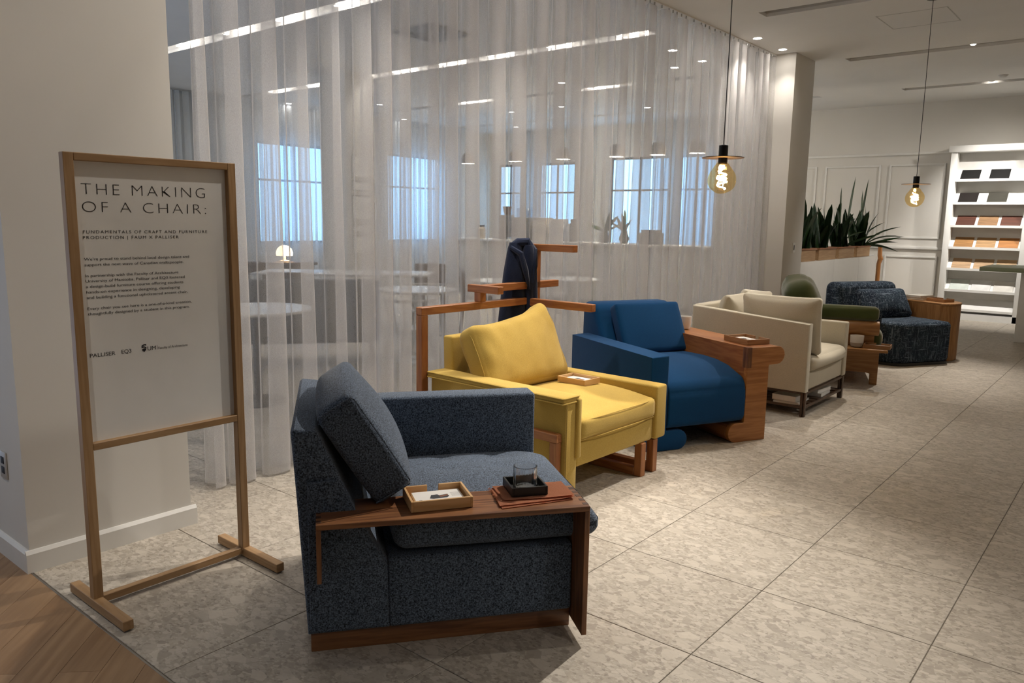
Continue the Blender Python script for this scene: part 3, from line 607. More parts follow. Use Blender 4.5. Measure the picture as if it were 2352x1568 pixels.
# ------------------------------------------------------------------ grey armchair
t = GA = thing('armchair', (-2.054, 1.451), R(52.71), 'heather grey armchair with walnut side table arm and plinth', 'armchair', 'student-made armchairs in a row')
B().box(0, .9035, 0, .78, 0, .07, .002).build('plinth', WAL(0), t)
B().box(.255, .9035, -.02, .815, .07, .322, .014, 3).build('seat_base', M_GREY, t)
bk = B().prism([(-.008, .07), (.262, .07), (.256, .31), (.165, .47), (.04, .755), (.028, .768), (-.036, .775), (-.047, .765), (-.036, .585)], 1, -.02, .815, .014, 3).build('backrest', M_GREY, t)
B().prism([(.0, .085), (.258, .085), (.25, .305), (.10, .605), (.0, .60)], 1, -.032, -.015, .006, 2).build('side_panel', M_GREY, t)
def seatfn(p):
    d = 0
    for bx_, by_ in ((-.12, .08), (.1, .08), (-.12, -.12), (.1, -.12), (-.12, .25), (.1, .25)):
        q = ((p.x-bx_)**2+(p.y-by_)**2)/.0012; d += .012*math.exp(-q)
    if p.z > 0: p.z -= d
    if p.x > .2: p.z -= .035*max(0, (p.x-.2)/.16)**2*(1 if p.z > 0 else .1)
    return p
sc_ = B().cushion(.365, .352, .062, .045, (.012, .0, .024), 30, T(.643, .337, .395), seatfn).build('seat_cushion', M_GREY, t)
for bx_, by_ in ((-.12, .08), (.1, .08), (-.12, -.12), (.1, -.12)): B().lathe([(0, .0), (.008, 0), (.008, .002), (0, .004)], 12, c=(.643+bx_, .337+by_, .466)).build('tuft_button', M_GREY, sc_)
B().box(.15, .945, .69, .815, .30, .705, .016, 3).build('arm', M_GREY, t)
Mp = T(.186, .337, .685) @ RY(-32.4)
def bpf(p):
    p.x += .03*(1-(p.y/.33)**2)*(1-(p.z/.19)**2)*(1 if p.x > 0 else -.2); p.z += .02*(1-(p.y/.33)**2)*(p.z/.19); return p
pc = B().cushion(.072, .33, .185, .028, (.012, .004, .012), 20, Mp, bpf).build('back_cushion', M_GREY, t)
# piping along the near face of the back cushion
lp = [Mp @ Vector(q) for q in ((-.066, -.331, -.17), (.062, -.331, -.178), (.068, -.331, -.165), (.07, -.331, 0), (.068, -.331, .165), (.06, -.331, .178), (-.06, -.331, .178), (-.07, -.331, .16))]
B().tube(lp, .0028, 6).build('piping', M_GREY, pc)
# walnut table arm
B().box(.027, .922, -.14, .075, .482, .50, .0015, 1).build('table_top', WAL(0), t)
B().box(.904, .922, -.14, .075, .036, .482, .0015, 1).build('end_panel', WAL(2), t)
B().box(.027, .0415, -.14, -.02, .305, .482, .0015, 1).build('support_leg', WAL(2), t)
dk = wood('walnut_end_grain', (.075, .03, .013), (.035, .014, .007), 1, .5)
for i in range(5):
    ya = -.14+.215*(2*i+1)/11
    B().box(.9035, .9226, ya, ya+.0195, .481, .5006, .0005, 1).build('finger_joint', dk, t)
    if ya < .07: B().box(.0265, .0425, ya, ya+.0195, .481, .5006, .0005, 1).build('finger_joint', dk, t)
GM = Matrix.Translation((-2.054, 1.451, 0)) @ RZ(52.71)
def card(loc, rz, label, lx, ly, pic=True):
    o = thing('information_card', loc, rz, label, 'card', 'information cards in the wooden trays')
    B().box(-lx/2, lx/2, -ly/2, ly/2, 0, .012, .0008, 1).build('card_stack', M_PAPER, o)
    # printed picture of a dark armchair and text lines
    B().prism([(-.032, -.012), (-.022, .018), (.0, .02), (.004, .01), (.034, .016), (.036, -.004), (.026, -.016), (-.02, -.018)], 2, .012, .0124).build('printed_picture', plain('print_dark', (.03, .035, .045), .6), o)
    B().prism([(.002, .004), (.034, .012), (.034, .002), (.006, -.008)], 2, .0124, .0127).build('printed_picture', plain('print_brown', (.25, .10, .05), .6), o)
    for i in range(5): B().box(.045, .075, .026-i*.008, .0275-i*.008, .012, .0123).build('printed_line', plain('print_grey', (.35, .35, .35), .7), o)
    B().box(-.07, -.06, -.03, -.02, .012, .0123).build('printed_mark', plain('print_grey', (.35, .35, .35), .7), o)
    return o
def tray(loc, rz, label, lx, ly, h=.036, w=.0085, notch=True, mat=TRW):
    o = thing('card_tray', loc, rz, label, 'tray', 'small wooden card trays')
    B().box(-lx/2+.004, lx/2-.004, -ly/2+.004, ly/2-.004, 0, .006).build('tray_base', mat(0), o)
    for s in (-1, 1):
        B().box(*sorted((s*lx/2, s*(lx/2-w))), -ly/2, ly/2, 0, h, .001, 1).build('tray_end', mat(1), o)
        if s > 0 and notch: [B().box(a_, b_, ly/2-w, ly/2, 0, h, .001, 1).build('tray_side', mat(0), o) for a_, b_ in ((-lx/2+w, -.02), (.02, lx/2-w))]
        else: B().box(-lx/2+w, lx/2-w, *sorted((s*ly/2, s*(ly/2-w))), 0, h, .001, 1).build('tray_side', mat(0), o)
    return o
def at(Mx, x, y, z): return tuple(Mx @ Vector((x, y, z)))
tray(at(GM, .424, -.005, .501), R(52.71+5), 'small maple tray holding a card on the walnut table arm', .208, .158)
card(at(GM, .428, -.005, .5075), R(52.71+5), 'white printed card lying in the tray on the walnut table arm', .165, .118)
# napkin folded under the black tray
o = thing('folded_napkin', at(GM, .755, -.006, .5012), R(52.71+3), 'folded terracotta linen napkin under the small black tray', 'napkin')
def sheet(pts, zf, th, nx=20, ny=10):
    bm = bmesh.new(); (xa, ya), (xb, yb), (xc, yc), (xd, yd) = pts; V = []
    for i in range(nx+1):
        row = []
        for j in range(ny+1):
            a, b_ = i/nx, j/ny; x = (xa*(1-a)+xb*a)*(1-b_)+(xd*(1-a)+xc*a)*b_; y = (ya*(1-a)+yb*a)*(1-b_)+(yd*(1-a)+yc*a)*b_
            row.append(bm.verts.new((x, y, zf(a, b_, x, y))))
        V.append(row)
    for i in range(nx):
        for j in range(ny): bm.faces.new((V[i][j], V[i+1][j], V[i+1][j+1], V[i][j+1]))
    bmesh.ops.solidify(bm, geom=bm.faces[:], thickness=-th); me = bpy.data.meshes.new('napkin'); bm.to_mesh(me); bm.free(); return me
mk('bottom_fold', sheet([(-.135, -.10), (.125, -.072), (.13, .09), (-.13, .085)], lambda a, b_, x, y: .0015+.001*nz(x*30, y*30), .0025), M_NAP, o)
mk('middle_fold', sheet([(-.14, -.085), (.13, -.068), (.135, .088), (-.125, .09)], lambda a, b_, x, y: .0058+.004*a**6+.0012*nz(x*26+3, y*30), .0025), M_NAP, o)
mk('top_fold', sheet([(-.115, -.048), (.13, -.066), (.137, .09), (-.12, .095)], lambda a, b_, x, y: .0105+.004*a**4*(1-b_)*1.2+.0012*nz(x*26+9, y*30), .0025), M_NAP, o)
rnd = random.Random(5); b = B()
for i in range(34):
    y = -.085+.18*i/33; x = -.128; b.tube([(x, y, .006), (x-.006-.006*rnd.random(), y+rnd.uniform(-.004, .004), .004)], .0007, 4)
tag(b.build('fringe', M_NAP, o), kind='stuff')
Lx, Ly = .128, .128
o = thing('coaster_tray', at(GM, .735, .022, .5145), R(52.71+2), 'small square black tray standing on the terracotta napkin', 'tray')
B().box(-Lx/2, Lx/2, -Ly/2, Ly/2, 0, .004).build('tray_base', M_BLACK, o)
for s in (-1, 1):
    B().box(*sorted((s*Lx/2, s*(Lx/2-.007))), -Ly/2, Ly/2, 0, .03, .001, 1).build('tray_side', M_BLACK, o); B().box(-Lx/2+.007, Lx/2-.007, *sorted((s*Ly/2, s*(Ly/2-.007))), 0, .03, .001, 1).build('tray_side', M_BLACK, o)
# ribbed tumbler
o = thing('glass_tumbler', at(GM, .735, .022, .5188), R(20), 'clear ribbed glass tumbler standing in the black tray', 'glass')
gm, nt, bs = newmat('clear_glass'); bs.inputs['Transmission Weight'].default_value = 1; bs.inputs['Roughness'].default_value = .02; bs.inputs['IOR'].default_value = 1.45; bs.inputs['Base Color'].default_value = (.95, .97, .98, 1)
nn = N(nt, 'ShaderNodeTexNoise'); nn.inputs['Scale'].default_value = 40; L(nt, coords(nt), nn.inputs[0]); bump(nt, bs, nn.outputs[0], .03, .001)
bm = bmesh.new(); n = 72; prof = [(.0, 0, 0), (.038, .001, .2), (.0405, .004, 1), (.0405, .05, 1), (.0405, .074, 1), (.041, .082, 0), (.039, .083, 0), (.0375, .074, 0), (.036, .012, 0), (.0, .011, 0)]
rings = []
for r, z, w in prof: rings.append([bm.verts.new(((r+.0008*w*math.cos(24*2*math.pi*i/n))*math.cos(2*math.pi*i/n), (r+.0008*w*math.cos(24*2*math.pi*i/n))*math.sin(2*math.pi*i/n), z)) for i in range(n)])
for a, b_ in zip(rings, rings[1:]):
    for i in range(n): bm.faces.new((a[i], a[(i+1) % n], b_[(i+1) % n], b_[i]))
bmesh.ops.remove_doubles(bm, verts=bm.verts[:], dist=1e-5); bmesh.ops.recalc_face_normals(bm, faces=bm.faces[:])
me = bpy.data.meshes.new('glass_body'); bm.to_mesh(me); bm.free(); mk('glass_body', me, gm, o, angle=50)

# ------------------------------------------------------------------ mustard armchair
YO, YA = (-2.154, 3.959), -2
t = thing('armchair', YO, R(YA), 'mustard yellow armchair with cherry frame and built-in clothes rack', 'armchair', 'student-made armchairs in a row')
YM = Matrix.Translation((*YO, 0)) @ RZ(YA)
B().box(-.93, -.008, -.785, -.05, .195, .335, .018, 3).build('seat_base', M_YEL, t)
def ysf(p):
    p.z += .03*(1-min(1, abs(p.x/.36))**2)*(1 if p.z > 0 else 0); return p
cu = B().cushion(.40, .362, .058, .03, (.012, .0, .016), 18, T(-.385, -.418, .394), ysf).build('seat_cushion', M_YEL, t)
for zz in (.342, .442): B().tube([(-.2, -.782, zz+.006), (-.05, -.782, zz), (.0, -.77, zz-.004), (.018, -.6, zz), (.022, -.418, zz+.002), (.018, -.22, zz), (.0, -.066, zz-.004), (-.05, -.054, zz), (-.3, -.054, zz+.01)], .003, 6).build('piping', M_YEL, cu)
B().box(-.975, .012, -.052, .06, .20, .515, .014, 3).build('arm', M_YEL, t)
B().box(-.99, -.004, -.885, -.785, .06, .55, .008, 2).build('arm', M_YEL, t)
ac = B().box(-1.0, -.002, -.912, -.772, .545, .580, .013, 3).build('arm_cap', M_YEL, t)
B().tube([(-.99, -.913, .549), (-.005, -.913, .549), (-.0, -.9, .549), (0, -.78, .549)], .004, 6).build('piping', M_YEL, ac); B().tube([(-.99, -.913, .575), (-.008, -.913, .575), (-.0, -.9, .575), (0, -.78, .575)], .003, 6).build('piping', M_YEL, ac)
B().box(-.02, .012, -.805, -.768, .25, .565, .012, 3).build('front_flange', M_YEL, t)
B().tube([(0.002, -.883, .545), (0.002, -.883, .07)], .004, 6).build('piping', M_YEL, t)
B().box(-.985, -.905, -.785, -.05, .20, .775, .014, 3, M=T(-.94, 0, .2) @ RY(-1.5) @ T(.94, 0, -.2)).build('backrest', M_YEL, t)
My = T(-.735, -.44, .665) @ RY(-27)
def ybf(p):
    e = abs(p.y/.36); p.z += (.05*e**3-.012)*max(0, p.z/.22); p.z += .05*(p.y/.36)*max(0, p.z/.22)
    p.x += .010*nz(p.y*14, p.z*9, 3)*(.3+e); return p
yp = B().cushion(.085, .36, .215, .06, (.045, .0, .0), 26, My, ybf).build('back_cushion', M_YEL, t)
B().tube([My @ Vector(q) for q in ((.03, -.355, -.17), (.045, -.36, -.1), (.05, -.362, 0), (.045, -.36, .1), (.03, -.355, .155))], .003, 6).build('piping', M_YEL, yp)
def bar(q, ax, nm): return B().box(*q, .003, 1).build(nm, CHE(ax), t)
bar((-1.0, -.02, -.935, -.892, .352, .395), 0, 'side_rail'); bar((-.066, -.022, -.935, -.892, 0, .352), 2, 'leg')
bar((-1.045, -.995, -.952, -.902, 0, .902), 2, 'rack_post'); bar((-1.045, -.066, -.935, -.895, 0, .045), 0, 'floor_rail')
bar((-1.045, -.995, -.952, -.035, .902, .947), 1, 'rack_bar')
bar((-1.045, -.995, -.035, .015, 0, 1.0), 2, 'rack_post'); bar((-.995, -.485, -.03, .015, .895, .942), 0, 'rack_bar')
bar((-1.05, -.995, -.475, -.425, .947, 1.005), 2, 'rack_stub'); bar((-1.11, -.85, -.475, -.425, 1.003, 1.048), 0, 'rack_bar'); bar((-1.045, -.995, -.425, .29, 1.003, 1.048), 1, 'rack_bar')
bar((-1.045, -.995, .045, .095, 0, 1.247), 2, 'rack_post'); bar((-1.12, -.695, .045, .095, 1.247, 1.292), 0, 'rack_bar')
for ya, yb in ((-.175, -.128), (-.048, -.002)):
    bar((-.048, 0, ya, yb, 0, .197), 2, 'leg'); bar((-.8, -.048, ya, yb, 0, .048), 0, 'floor_rail'); bar((-.848, -.8, ya, yb, 0, .197), 2, 'leg')
tray(at(YM, -.44, -.20, .493), R(YA), 'small maple tray holding a card on the mustard seat', .205, .15, h=.035, notch=False)
card(at(YM, -.44, -.20, .5), R(YA), 'white printed card lying in the tray on the mustard seat', .175, .12)
# coat hung over the top bar
o = thing('coat', at(YM, -1.07, .0, .70), R(YA), 'dark navy coat hanging from the top bar of the clothes rack', 'coat')
def coat_shell(cx, cy, w0, w1, d0, d1, z0, z1, seed, n=56, rows=18):
    bm = bmesh.new(); V = []
    for r in range(rows+1):
        f = r/rows; z = z1+(z0-z1)*f; k = min(1, f*3.2)**.5
        wy = (w0+(w1-w0)*f)*(.62+.38*k); dx = (d0+(d1-d0)*f)*(.6+.4*k); row = []
        for i in range(n):
            a = 2*math.pi*i/n; fold = 1+(.22*f+.05)*nz(math.cos(a)*2.2+seed, math.sin(a)*2.2, f*.7)+.10*f*math.sin(5*a+seed+f)
            row.append(bm.verts.new((cx+dx*math.cos(a)*fold, cy+(wy*math.sin(a))*fold+.02*f, z+.02*nz(i*.2, seed)*f)))
        V.append(row)
    for r in range(rows):
        for i in range(n): bm.faces.new((V[r][i], V[r][(i+1) % n], V[r+1][(i+1) % n], V[r+1][i]))
    bm.faces.new(V[0]); bmesh.ops.recalc_face_normals(bm, faces=bm.faces[:]); bmesh.ops.solidify(bm, geom=bm.faces[:], thickness=.004)
    me = bpy.data.meshes.new('coat'); bm.to_mesh(me); bm.free(); return me
mk('body', coat_shell(-.02, -.05, .075, .17, .06, .10, -.08, .60, 2), M_COAT, o, angle=60)
mk('sleeve', coat_shell(.05, -.005, .045, .065, .05, .06, .08, .585, 6), M_COAT, o, angle=60)
b = B(); b.tube([(-.03, -.09, .575), (.0, -.05, .60), (.03, .0, .602), (.065, .025, .55), (.085, .01, .45), (.095, -.01, .34)], [.018, .03, .034, .03, .026, .006], 10); b.build('collar', M_COAT, o)
b = B(); b.tube([(-.01, -.11, .57), (.06, -.09, .53), (.085, -.07, .42), (.095, -.04, .30)], [.014, .02, .02, .006], 8); b.build('lapel', M_COAT, o)
for zz in (.22, .09): B().lathe([(0, 0), (.009, 0), (.008, .003), (0, .004)], 12, M=T(.09, .05, zz) @ RY(90)).build('button', plain('coat_button', (.25, .25, .27), .4), o)

# ------------------------------------------------------------------ blue armchair
BO, BA = (-1.946, 5.057), -26.6
t = thing('armchair', BO, R(BA), 'deep blue armchair with one broad cherry wood arm', 'armchair', 'student-made armchairs in a row')
BM = Matrix.Translation((*BO, 0)) @ RZ(BA)
def arc(cx, cz, r, a0, a1, n=8): return [(cx+r*math.cos(R(a0+(a1-a0)*i/n)), cz+r*math.sin(R(a0+(a1-a0)*i/n))) for i in range(n+1)]
near = [(-.93, 0)]+arc(-.70, .065, .065, -90, 90)+arc(-.79, .14, .01, -90, -180, 3)+[(-.80, .62), (-.93, .612)]
B().prism(near, 0, -1.06, -.002, .012, 3).build('arm', M_BLUE, t)
wprof = [(0, 0), (0, .50)]+arc(.0+.012, .505, .012, 180, 90, 3)[:0]+[(.004, .513)]+arc(.07, .575, .061, -90, 90)+[(-.182, .636), (-.182, .14)]+arc(-.192, .14, .01, 0, -90, 3)+arc(-.245, .065, .065, 90, 270)
B().prism(wprof, 0, -1.02, -.034, .002, 1).build('arm', CHE(0), t); B().prism(wprof, 0, -.0335, -.001, .002, 1).build('arm_front', CHL(1), t)
B().prism([(-.184, .50), (-.150, .50), (-.150, .637), (-.184, .637)], 0, -.05, .0005).build('end_block', WAL(2), t)
sp = [(-.86, .14), (-.05, .14)]+arc(-.045, .19, .05, -90, 0, 4)+[(.008, .30), (.004, .36)]+arc(-.09, .365, .09, 0, 60, 5)+[(-.10, .462), (-.18, .492), (-.3, .512), (-.45, .518), (-.6, .512), (-.86, .50)]
B().prism(sp, 1, -.795, -.186, .02, 4).build('seat', M_BLUE, t)
bp = [(-1.12, .14), (-.72, .14), (-.74, .48), (-.86, .64), (-.93, .75)]+arc(-1.03, .76, .09, 20, 100, 5)+arc(-1.10, .80, .05, 95, 180, 4)+[(-1.16, .5)]
B().prism(bp, 1, -.80, -.12, .04, 4).build('backrest', M_BLUE, t)
Mb = T(-.80, -.425, .672) @ RY(-27.5)
B().cushion(.048, .275, .19, .02, (.012, .004, .006), 16, Mb).build('back_cushion', M_BLUE, t)
tray(at(BM, -.215, -.02, .637), R(BA-2), 'small wooden tray holding a card on the broad cherry arm', .255, .185, h=.036, mat=lambda a: wood('tray_brown', (.36, .19, .08), (.26, .12, .045), a, .5))
card(at(BM, -.24, -.02, .644), R(BA-2), 'printed card lying in the tray on the broad cherry arm', .17, .125)
def mug(loc, label, r=.042, h=.08, two=False, rz=0):
    o = thing('cup', loc, rz, label, 'cup', 'handleless stoneware cups')
    B().lathe([(0, 0), (r*.55, 0), (r*.8, h*.08), (r*.96, h*.4), (r, h), (r*.93, h), (r*.88, h*.4), (r*.6, h*.14), (0, h*.12)], 32).build('cup_body', M_CERAM, o)
    if two: B().lathe([(r*.845, h*.1), (r*.985, h*.4), (r*.80, h*.08)], 32, cap=False).build('bare_clay_base', plain('bare_clay', (.42, .37, .31), .8), o)
    return o
mug(at(BM, -.885, -.045, .637), 'off-white cup at the back of the broad cherry arm', .046, .10)

# ------------------------------------------------------------------ cream armchair
CO = (-1.979, 5.853)
t = thing('armchair', CO, 0, 'cream linen corner armchair with loose pillows on a slim dark base', 'armchair', 'student-made armchairs in a row')
CM = Matrix.Translation((*CO, 0))
B().prism([(-.93, .192), (.025, .192), (.025, .712), (-.93, .782)], 1, -.03, .05, .014, 3).build('side_panel', M_CREAM, t)
B().box(-.955, -.87, .05, .95, .192, .785, .014, 3).build('back_panel', M_CREAM, t)
B().box(-.87, .025, .865, .945, .192, .648, .014, 3).build('arm', M_CREAM, t)
B().box(-.87, .012, .051, .864, .195, .34, .016, 3).build('seat_base', M_CREAM, t)
B().cushion(.43, .40, .062, .05, (.03, .0, .03), 18, T(-.385, .457, .40), lambda p: Vector((p.x, p.y, p.z+.0*p.x))).build('seat_cushion', M_CREAM, t)
def scatter(p, hx=.31, hz=.22):
    ex, ez = abs(p.x/hx), abs(p.z/hz); k = 1-.25*(ex*ez)**2; p.y *= max(.2, 1-.75*max(ex, ez)**4); p.x *= 1+.06*ez**5; p.z *= 1+.09*ex**6; return p
B().cushion(.305, .075, .215, .05, (0, .03, 0), 18, T(-.255, .145, .68) @ RX(7), scatter).build('loose_pillow', M_CREAM, t)
B().cushion(.24, .075, .205, .05, (0, .03, 0), 16, T(-.76, .36, .665) @ RZ(90) @ RX(16), lambda p: scatter(p, .24, .205)).build('loose_pillow', M_CREAM, t)
B().cushion(.22, .07, .20, .05, (0, .03, 0), 16, T(-.76, .74, .675) @ RZ(80) @ RX(16) @ RY(6), lambda p: scatter(p, .22, .20)).build('loose_pillow', plain('ivory_linen', (.70, .65, .54), .9, bmp=.2, bs=300), t)
MB = plain('bronze_wood', (.075, .042, .024), .45, var=.25, vs=20)
for x in (-.90, -.012):
    for y in (-.01, .88):
        lg = B().box(x-.004, x+.018, y, y+.036, 0, .19, .006, 2).build('leg', MB, t); B().box(x+.022, x+.034, y, y+.036, 0, .19, .004, 2).build('leg_slat', MB, lg)
for y in (0.0, .89):
    B().box(-.9, .02, y, y+.018, .172, .19, .002).build('top_rail', MB, t); B().box(-.9, .02, y, y+.018, .062, .08, .002).build('shelf_rail', MB, t)
for x in (-.9, .0):
    B().box(x, x+.018, 0, .9, .172, .19, .002).build('top_rail', MB, t); B().box(x, x+.018, 0, .9, .062, .08, .002).build('shelf_rail', MB, t)
for i in range(8): B().box(-.9, .0, .05+i*.107, .11+i*.107, .066, .078, .001).build('shelf_slat', MB, t)
def book(loc, rz, lx, ly, h, label, cov=(.70, .69, .66), group='white books'):
    o = thing('book', loc, rz, label, 'book', group)
    B().box(-lx/2, lx/2, -ly/2, ly/2, 0, .003).box(-lx/2, lx/2, -ly/2, ly/2, h-.003, h).box(-lx/2, -lx/2+.003, -ly/2, ly/2, 0, h).build('cover', plain('cover_%.2f' % cov[0], cov, .5), o)
    B().box(-lx/2+.003, lx/2-.004, -ly/2+.003, ly/2-.003, .003, h-.003).build('pages', M_PAPER, o); return o
book(at(CM, -.14, .16, .0785), R(4), .20, .27, .014, 'thin white book at the bottom of the stack under the cream armchair'); book(at(CM, -.15, .155, .093), R(-3), .19, .23, .045, 'thick white book on the near stack under the cream armchair')
book(at(CM, -.10, .56, .0785), R(3), .19, .26, .03, 'pale book lying on the base shelf under the cream seat front'); book(at(CM, -.10, .55, .109), R(-6), .18, .24, .028, 'white book topmost under the cream seat front')

# ------------------------------------------------------------------ olive armchair
GO, GAng = (-1.889, 7.535), 20
t = thing('armchair', GO, R(GAng), 'olive velvet armchair with rounded oak arms and a side shelf', 'armchair', 'student-made armchairs in a row')
GG = Matrix.Translation((*GO, 0)) @ RZ(GAng)
OAK2 = lambda a: wood('warm_oak', (.40, .205, .072), (.27, .12, .038), a, .45)
for s, y in ((1, 0.0), (-1, .82)):
    B().prism([(0, 0), (0, .332), (-.9, .332), (-.9, 0), (-.84, 0), (-.80, .11), (-.10, .11), (-.066, .10), (-.064, 0)], 1, y, y+.035, .002, 1).build('side_panel', OAK2(0), t)
    B().box(-.9, -.05, y+.02, y+.045, .332, .50, .002, 1).build('upper_panel', OAK2(0), t)
    B().prism(arc(y+.012*s, .518, .066, 0, 360, 20)[:-1], 0, -.88, -.018, .004, 2).build('arm', OAK2(0), t)
    if s > 0: B().cushion(.43, .062, .064, .04, (.0, .006, .006), 12, T(-.455, y+.045, .648)).build('arm_pad', M_GREEN, t)
B().box(-.55, .045, -.24, .0, .332, .358, .004, 2).build('side_shelf', OAK2(0), t)
B().box(-.85, -.0, .036, .82, .16, .33, .01).build('seat_base', OAK2(1), t)
B().cushion(.43, .385, .085, .06, (.025, .0, .01), 14, T(-.41, .428, .415)).build('seat_cushion', M_GREEN, t)
B().cushion(.13, .375, .25, .08, (.05, .0, .0), 16, T(-.66, .43, .62) @ RY(-18), lambda p: Vector((p.x, p.y, p.z+(.10*(1-abs(p.y+.06)/.40)**1.0)*max(0, p.z/.25)+.035*nz(p.y*6, p.x*5, 2)*max(0, p.z/.25)))).build('back_cushion', M_GREEN, t)
mug(at(GG, -.205, -.125, .359), 'speckled grey cup on the oak side shelf of the olive armchair', .058, .105, True)
tray(at(GG, -.03, -.11, .359), R(GAng-12), 'small wooden tray on the oak side shelf of the olive armchair', .22, .15, h=.034, mat=lambda a: wood('tray_brown', (.36, .19, .08), (.26, .12, .045), a, .5))
card(at(GG, -.02, -.11, .366), R(GAng-12), 'white printed card in the tray on the oak side shelf', .165, .10)

# ------------------------------------------------------------------ navy patterned armchair
NO, NA = (-1.627, 9.29), -30
t = thing('armchair', NO, R(NA), 'dark navy crosshatch armchair with a curved oak cabinet arm', 'armchair', 'student-made armchairs in a row')
NM = Matrix.Translation((*NO, 0)) @ RZ(NA)
plan = [(-.75, -.80)]+[(-.22, -.80)]+arc(-.2, -.58, .2, -80, -10, 6)+arc(-.05, -.05, .05, 0, 90, 4)+[(-.75, 0)]
b = B(); b.prism(plan, 2, .02, .45, .075, 5); b.build('seat', M_NAVY, t); B().prism([(x*.985, y*.985-.006) for x, y in plan], 2, 0, .03).build('plinth', M_BLACK, t)
B().prism([(-.98, .02), (-.66, .02), (-.66, .45)]+[(-.74, .70)]+arc(-.82, .735, .08, 10, 90, 5)+arc(-.90, .735, .08, 90, 180, 5), 1, -.86, -.02, .06, 5).build('backrest', M_NAVY, t)
B().prism([(-.93, .02), (-.78, .02), (-.78, .50)]+arc(-.855, .50, .078, 0, 180, 8), 0, -.9, -.20, .03, 4).build('arm', M_NAVY, t)
B().cushion(.06, .34, .17, .05, (.035, .0, .0), 16, T(-.56, -.40, .60) @ RY(-30), lambda p: Vector((p.x*max(.3, 1-.6*max(abs(p.y/.35), abs(p.z/.18))**4), p.y, p.z))).build('back_cushion', M_NAVY, t)
cab = arc(-.42, .13, .30, -30, 100, 12)+[(-.80, .425), (-.80, .01), (-.18, .01)]
B().prism(cab, 2, 0, .605, .004, 1).build('cabinet_arm', wood('warm_oak', (.40, .205, .072), (.27, .12, .038), 2, .45), t)
B().prism([(x*1.0+(.006 if x > -.5 else 0), y) for x, y in cab], 2, .605, .625, .003, 1).build('cabinet_top', wood('warm_oak', (.40, .205, .072), (.27, .12, .038), 0, .45), t)
o = tray(at(NM, -.36, .20, .626), R(NA+5), 'small wooden tray on the curved oak cabinet arm', .22, .16, h=.034, mat=lambda a: wood('tray_brown', (.36, .19, .08), (.26, .12, .045), a, .5))
book(at(NM, -.62, .17, .626), R(NA+20), .20, .26, .028, 'brown book lying on the curved oak cabinet arm', (.30, .17, .09), 'books on the oak cabinet arm'); book(at(NM, -.61, .165, .655), R(NA+8), .20, .25, .022, 'pale book topmost on the curved oak cabinet arm', (.62, .60, .55), 'books on the oak cabinet arm')

# ------------------------------------------------------------------ pendant lamps
def pendant(x, y, z, s, label):
    t = thing('pendant_lamp', (x, y, z), 0, label, 'pendant lamp', 'pendant lamps with globe bulbs')
    B().tube([(0, 0, .16*s), (0.002, 0, .8), (0, 0, CEIL-z-.02)], .0028, 6).build('cord', M_BLACK, t); B().lathe([(0, -.02), (.05, -.02), (.05, 0), (0, 0)], 24, c=(0, 0, CEIL-z)).build('ceiling_rose', M_BLACK, t)
    B().lathe([(0, .165*s), (.006, .165*s), (.026*s, .16*s), (.026*s, .065*s), (.024*s, .055*s), (0, .055*s)], 24).build('lamp_holder', plain('black_metal', (.015, .014, .013), .35, .6), t)
    B().lathe([(.026*s, .096*s), (.118*s, .094*s), (.119*s, .092*s), (.118*s, .090*s), (.026*s, .091*s)], 40).build('disc_shade', plain('disc_bronze', (.10, .065, .035), .3, .8), t)
    r = .08*s
    bm = bmesh.new(); bmesh.ops.create_uvsphere(bm, u_segments=32, v_segments=20, radius=r)
    for v in bm.verts:
        v.co *= 1+.06*nz(v.co.x*14/s+x*3, v.co.y*14/s, v.co.z*14/s)
        if v.co.z > r*.75: v.co.z += (v.co.z-r*.75)*1.2; 
    for v in bm.verts: v.co.z -= .03*s
    me = bpy.data.meshes.new('bulb'); bm.to_mesh(me); bm.free(); bl = mk('bulb', me, thin_glass('amber_glass', (1.0, .86, .58), .10), t, angle=180)
    pts = [(.03*s*math.cos(a*1.35)*(1-.4*abs(a-6)/6), .03*s*math.sin(a*1.35), (-.085+.0085*a)*s) for a in [i*.3 for i in range(41)]]
    B().tube(pts, .0042*s, 6).build('filament', emit('filament_glow', (1, .76, .40), 40), bl)
    B().lathe([(.006, .055*s), (.006, .03*s), (0, .02*s)], 10).build('filament_stem', thin_glass('clear_stem', (1, .95, .85), .1), bl)
    d = bpy.data.lights.new('bulb_light', 'POINT'); d.energy = 2.2; d.color = (1, .68, .36); d.shadow_soft_size = .02
    o = bpy.data.objects.new('bulb_light', d); COL.objects.link(o); o.location = (x, y, z-.03*s)
pendant(-1.996, 4.28, 1.692+.03, 1.0, 'pendant lamp with black disc and amber globe bulb in front of the drapery')
pendant(-1.767, 7.767, 1.692+.03, 1.0, 'pendant lamp with disc and amber globe bulb in front of the wall panels')

# ------------------------------------------------------------------ green-topped table at the right edge
t = thing('sample_table', (-1.10, 12.1, 0), 0, 'white table with a sage green top at the right edge', 'table')
B().box(-.70, .9, -.5, .5, .885, .94, .006).build('table_top', plain('sage_top', (.27, .31, .20), .5), t); B().box(-.25, .8, -.4, .4, 0, .885, .004).build('pedestal', M_WHITE, t)

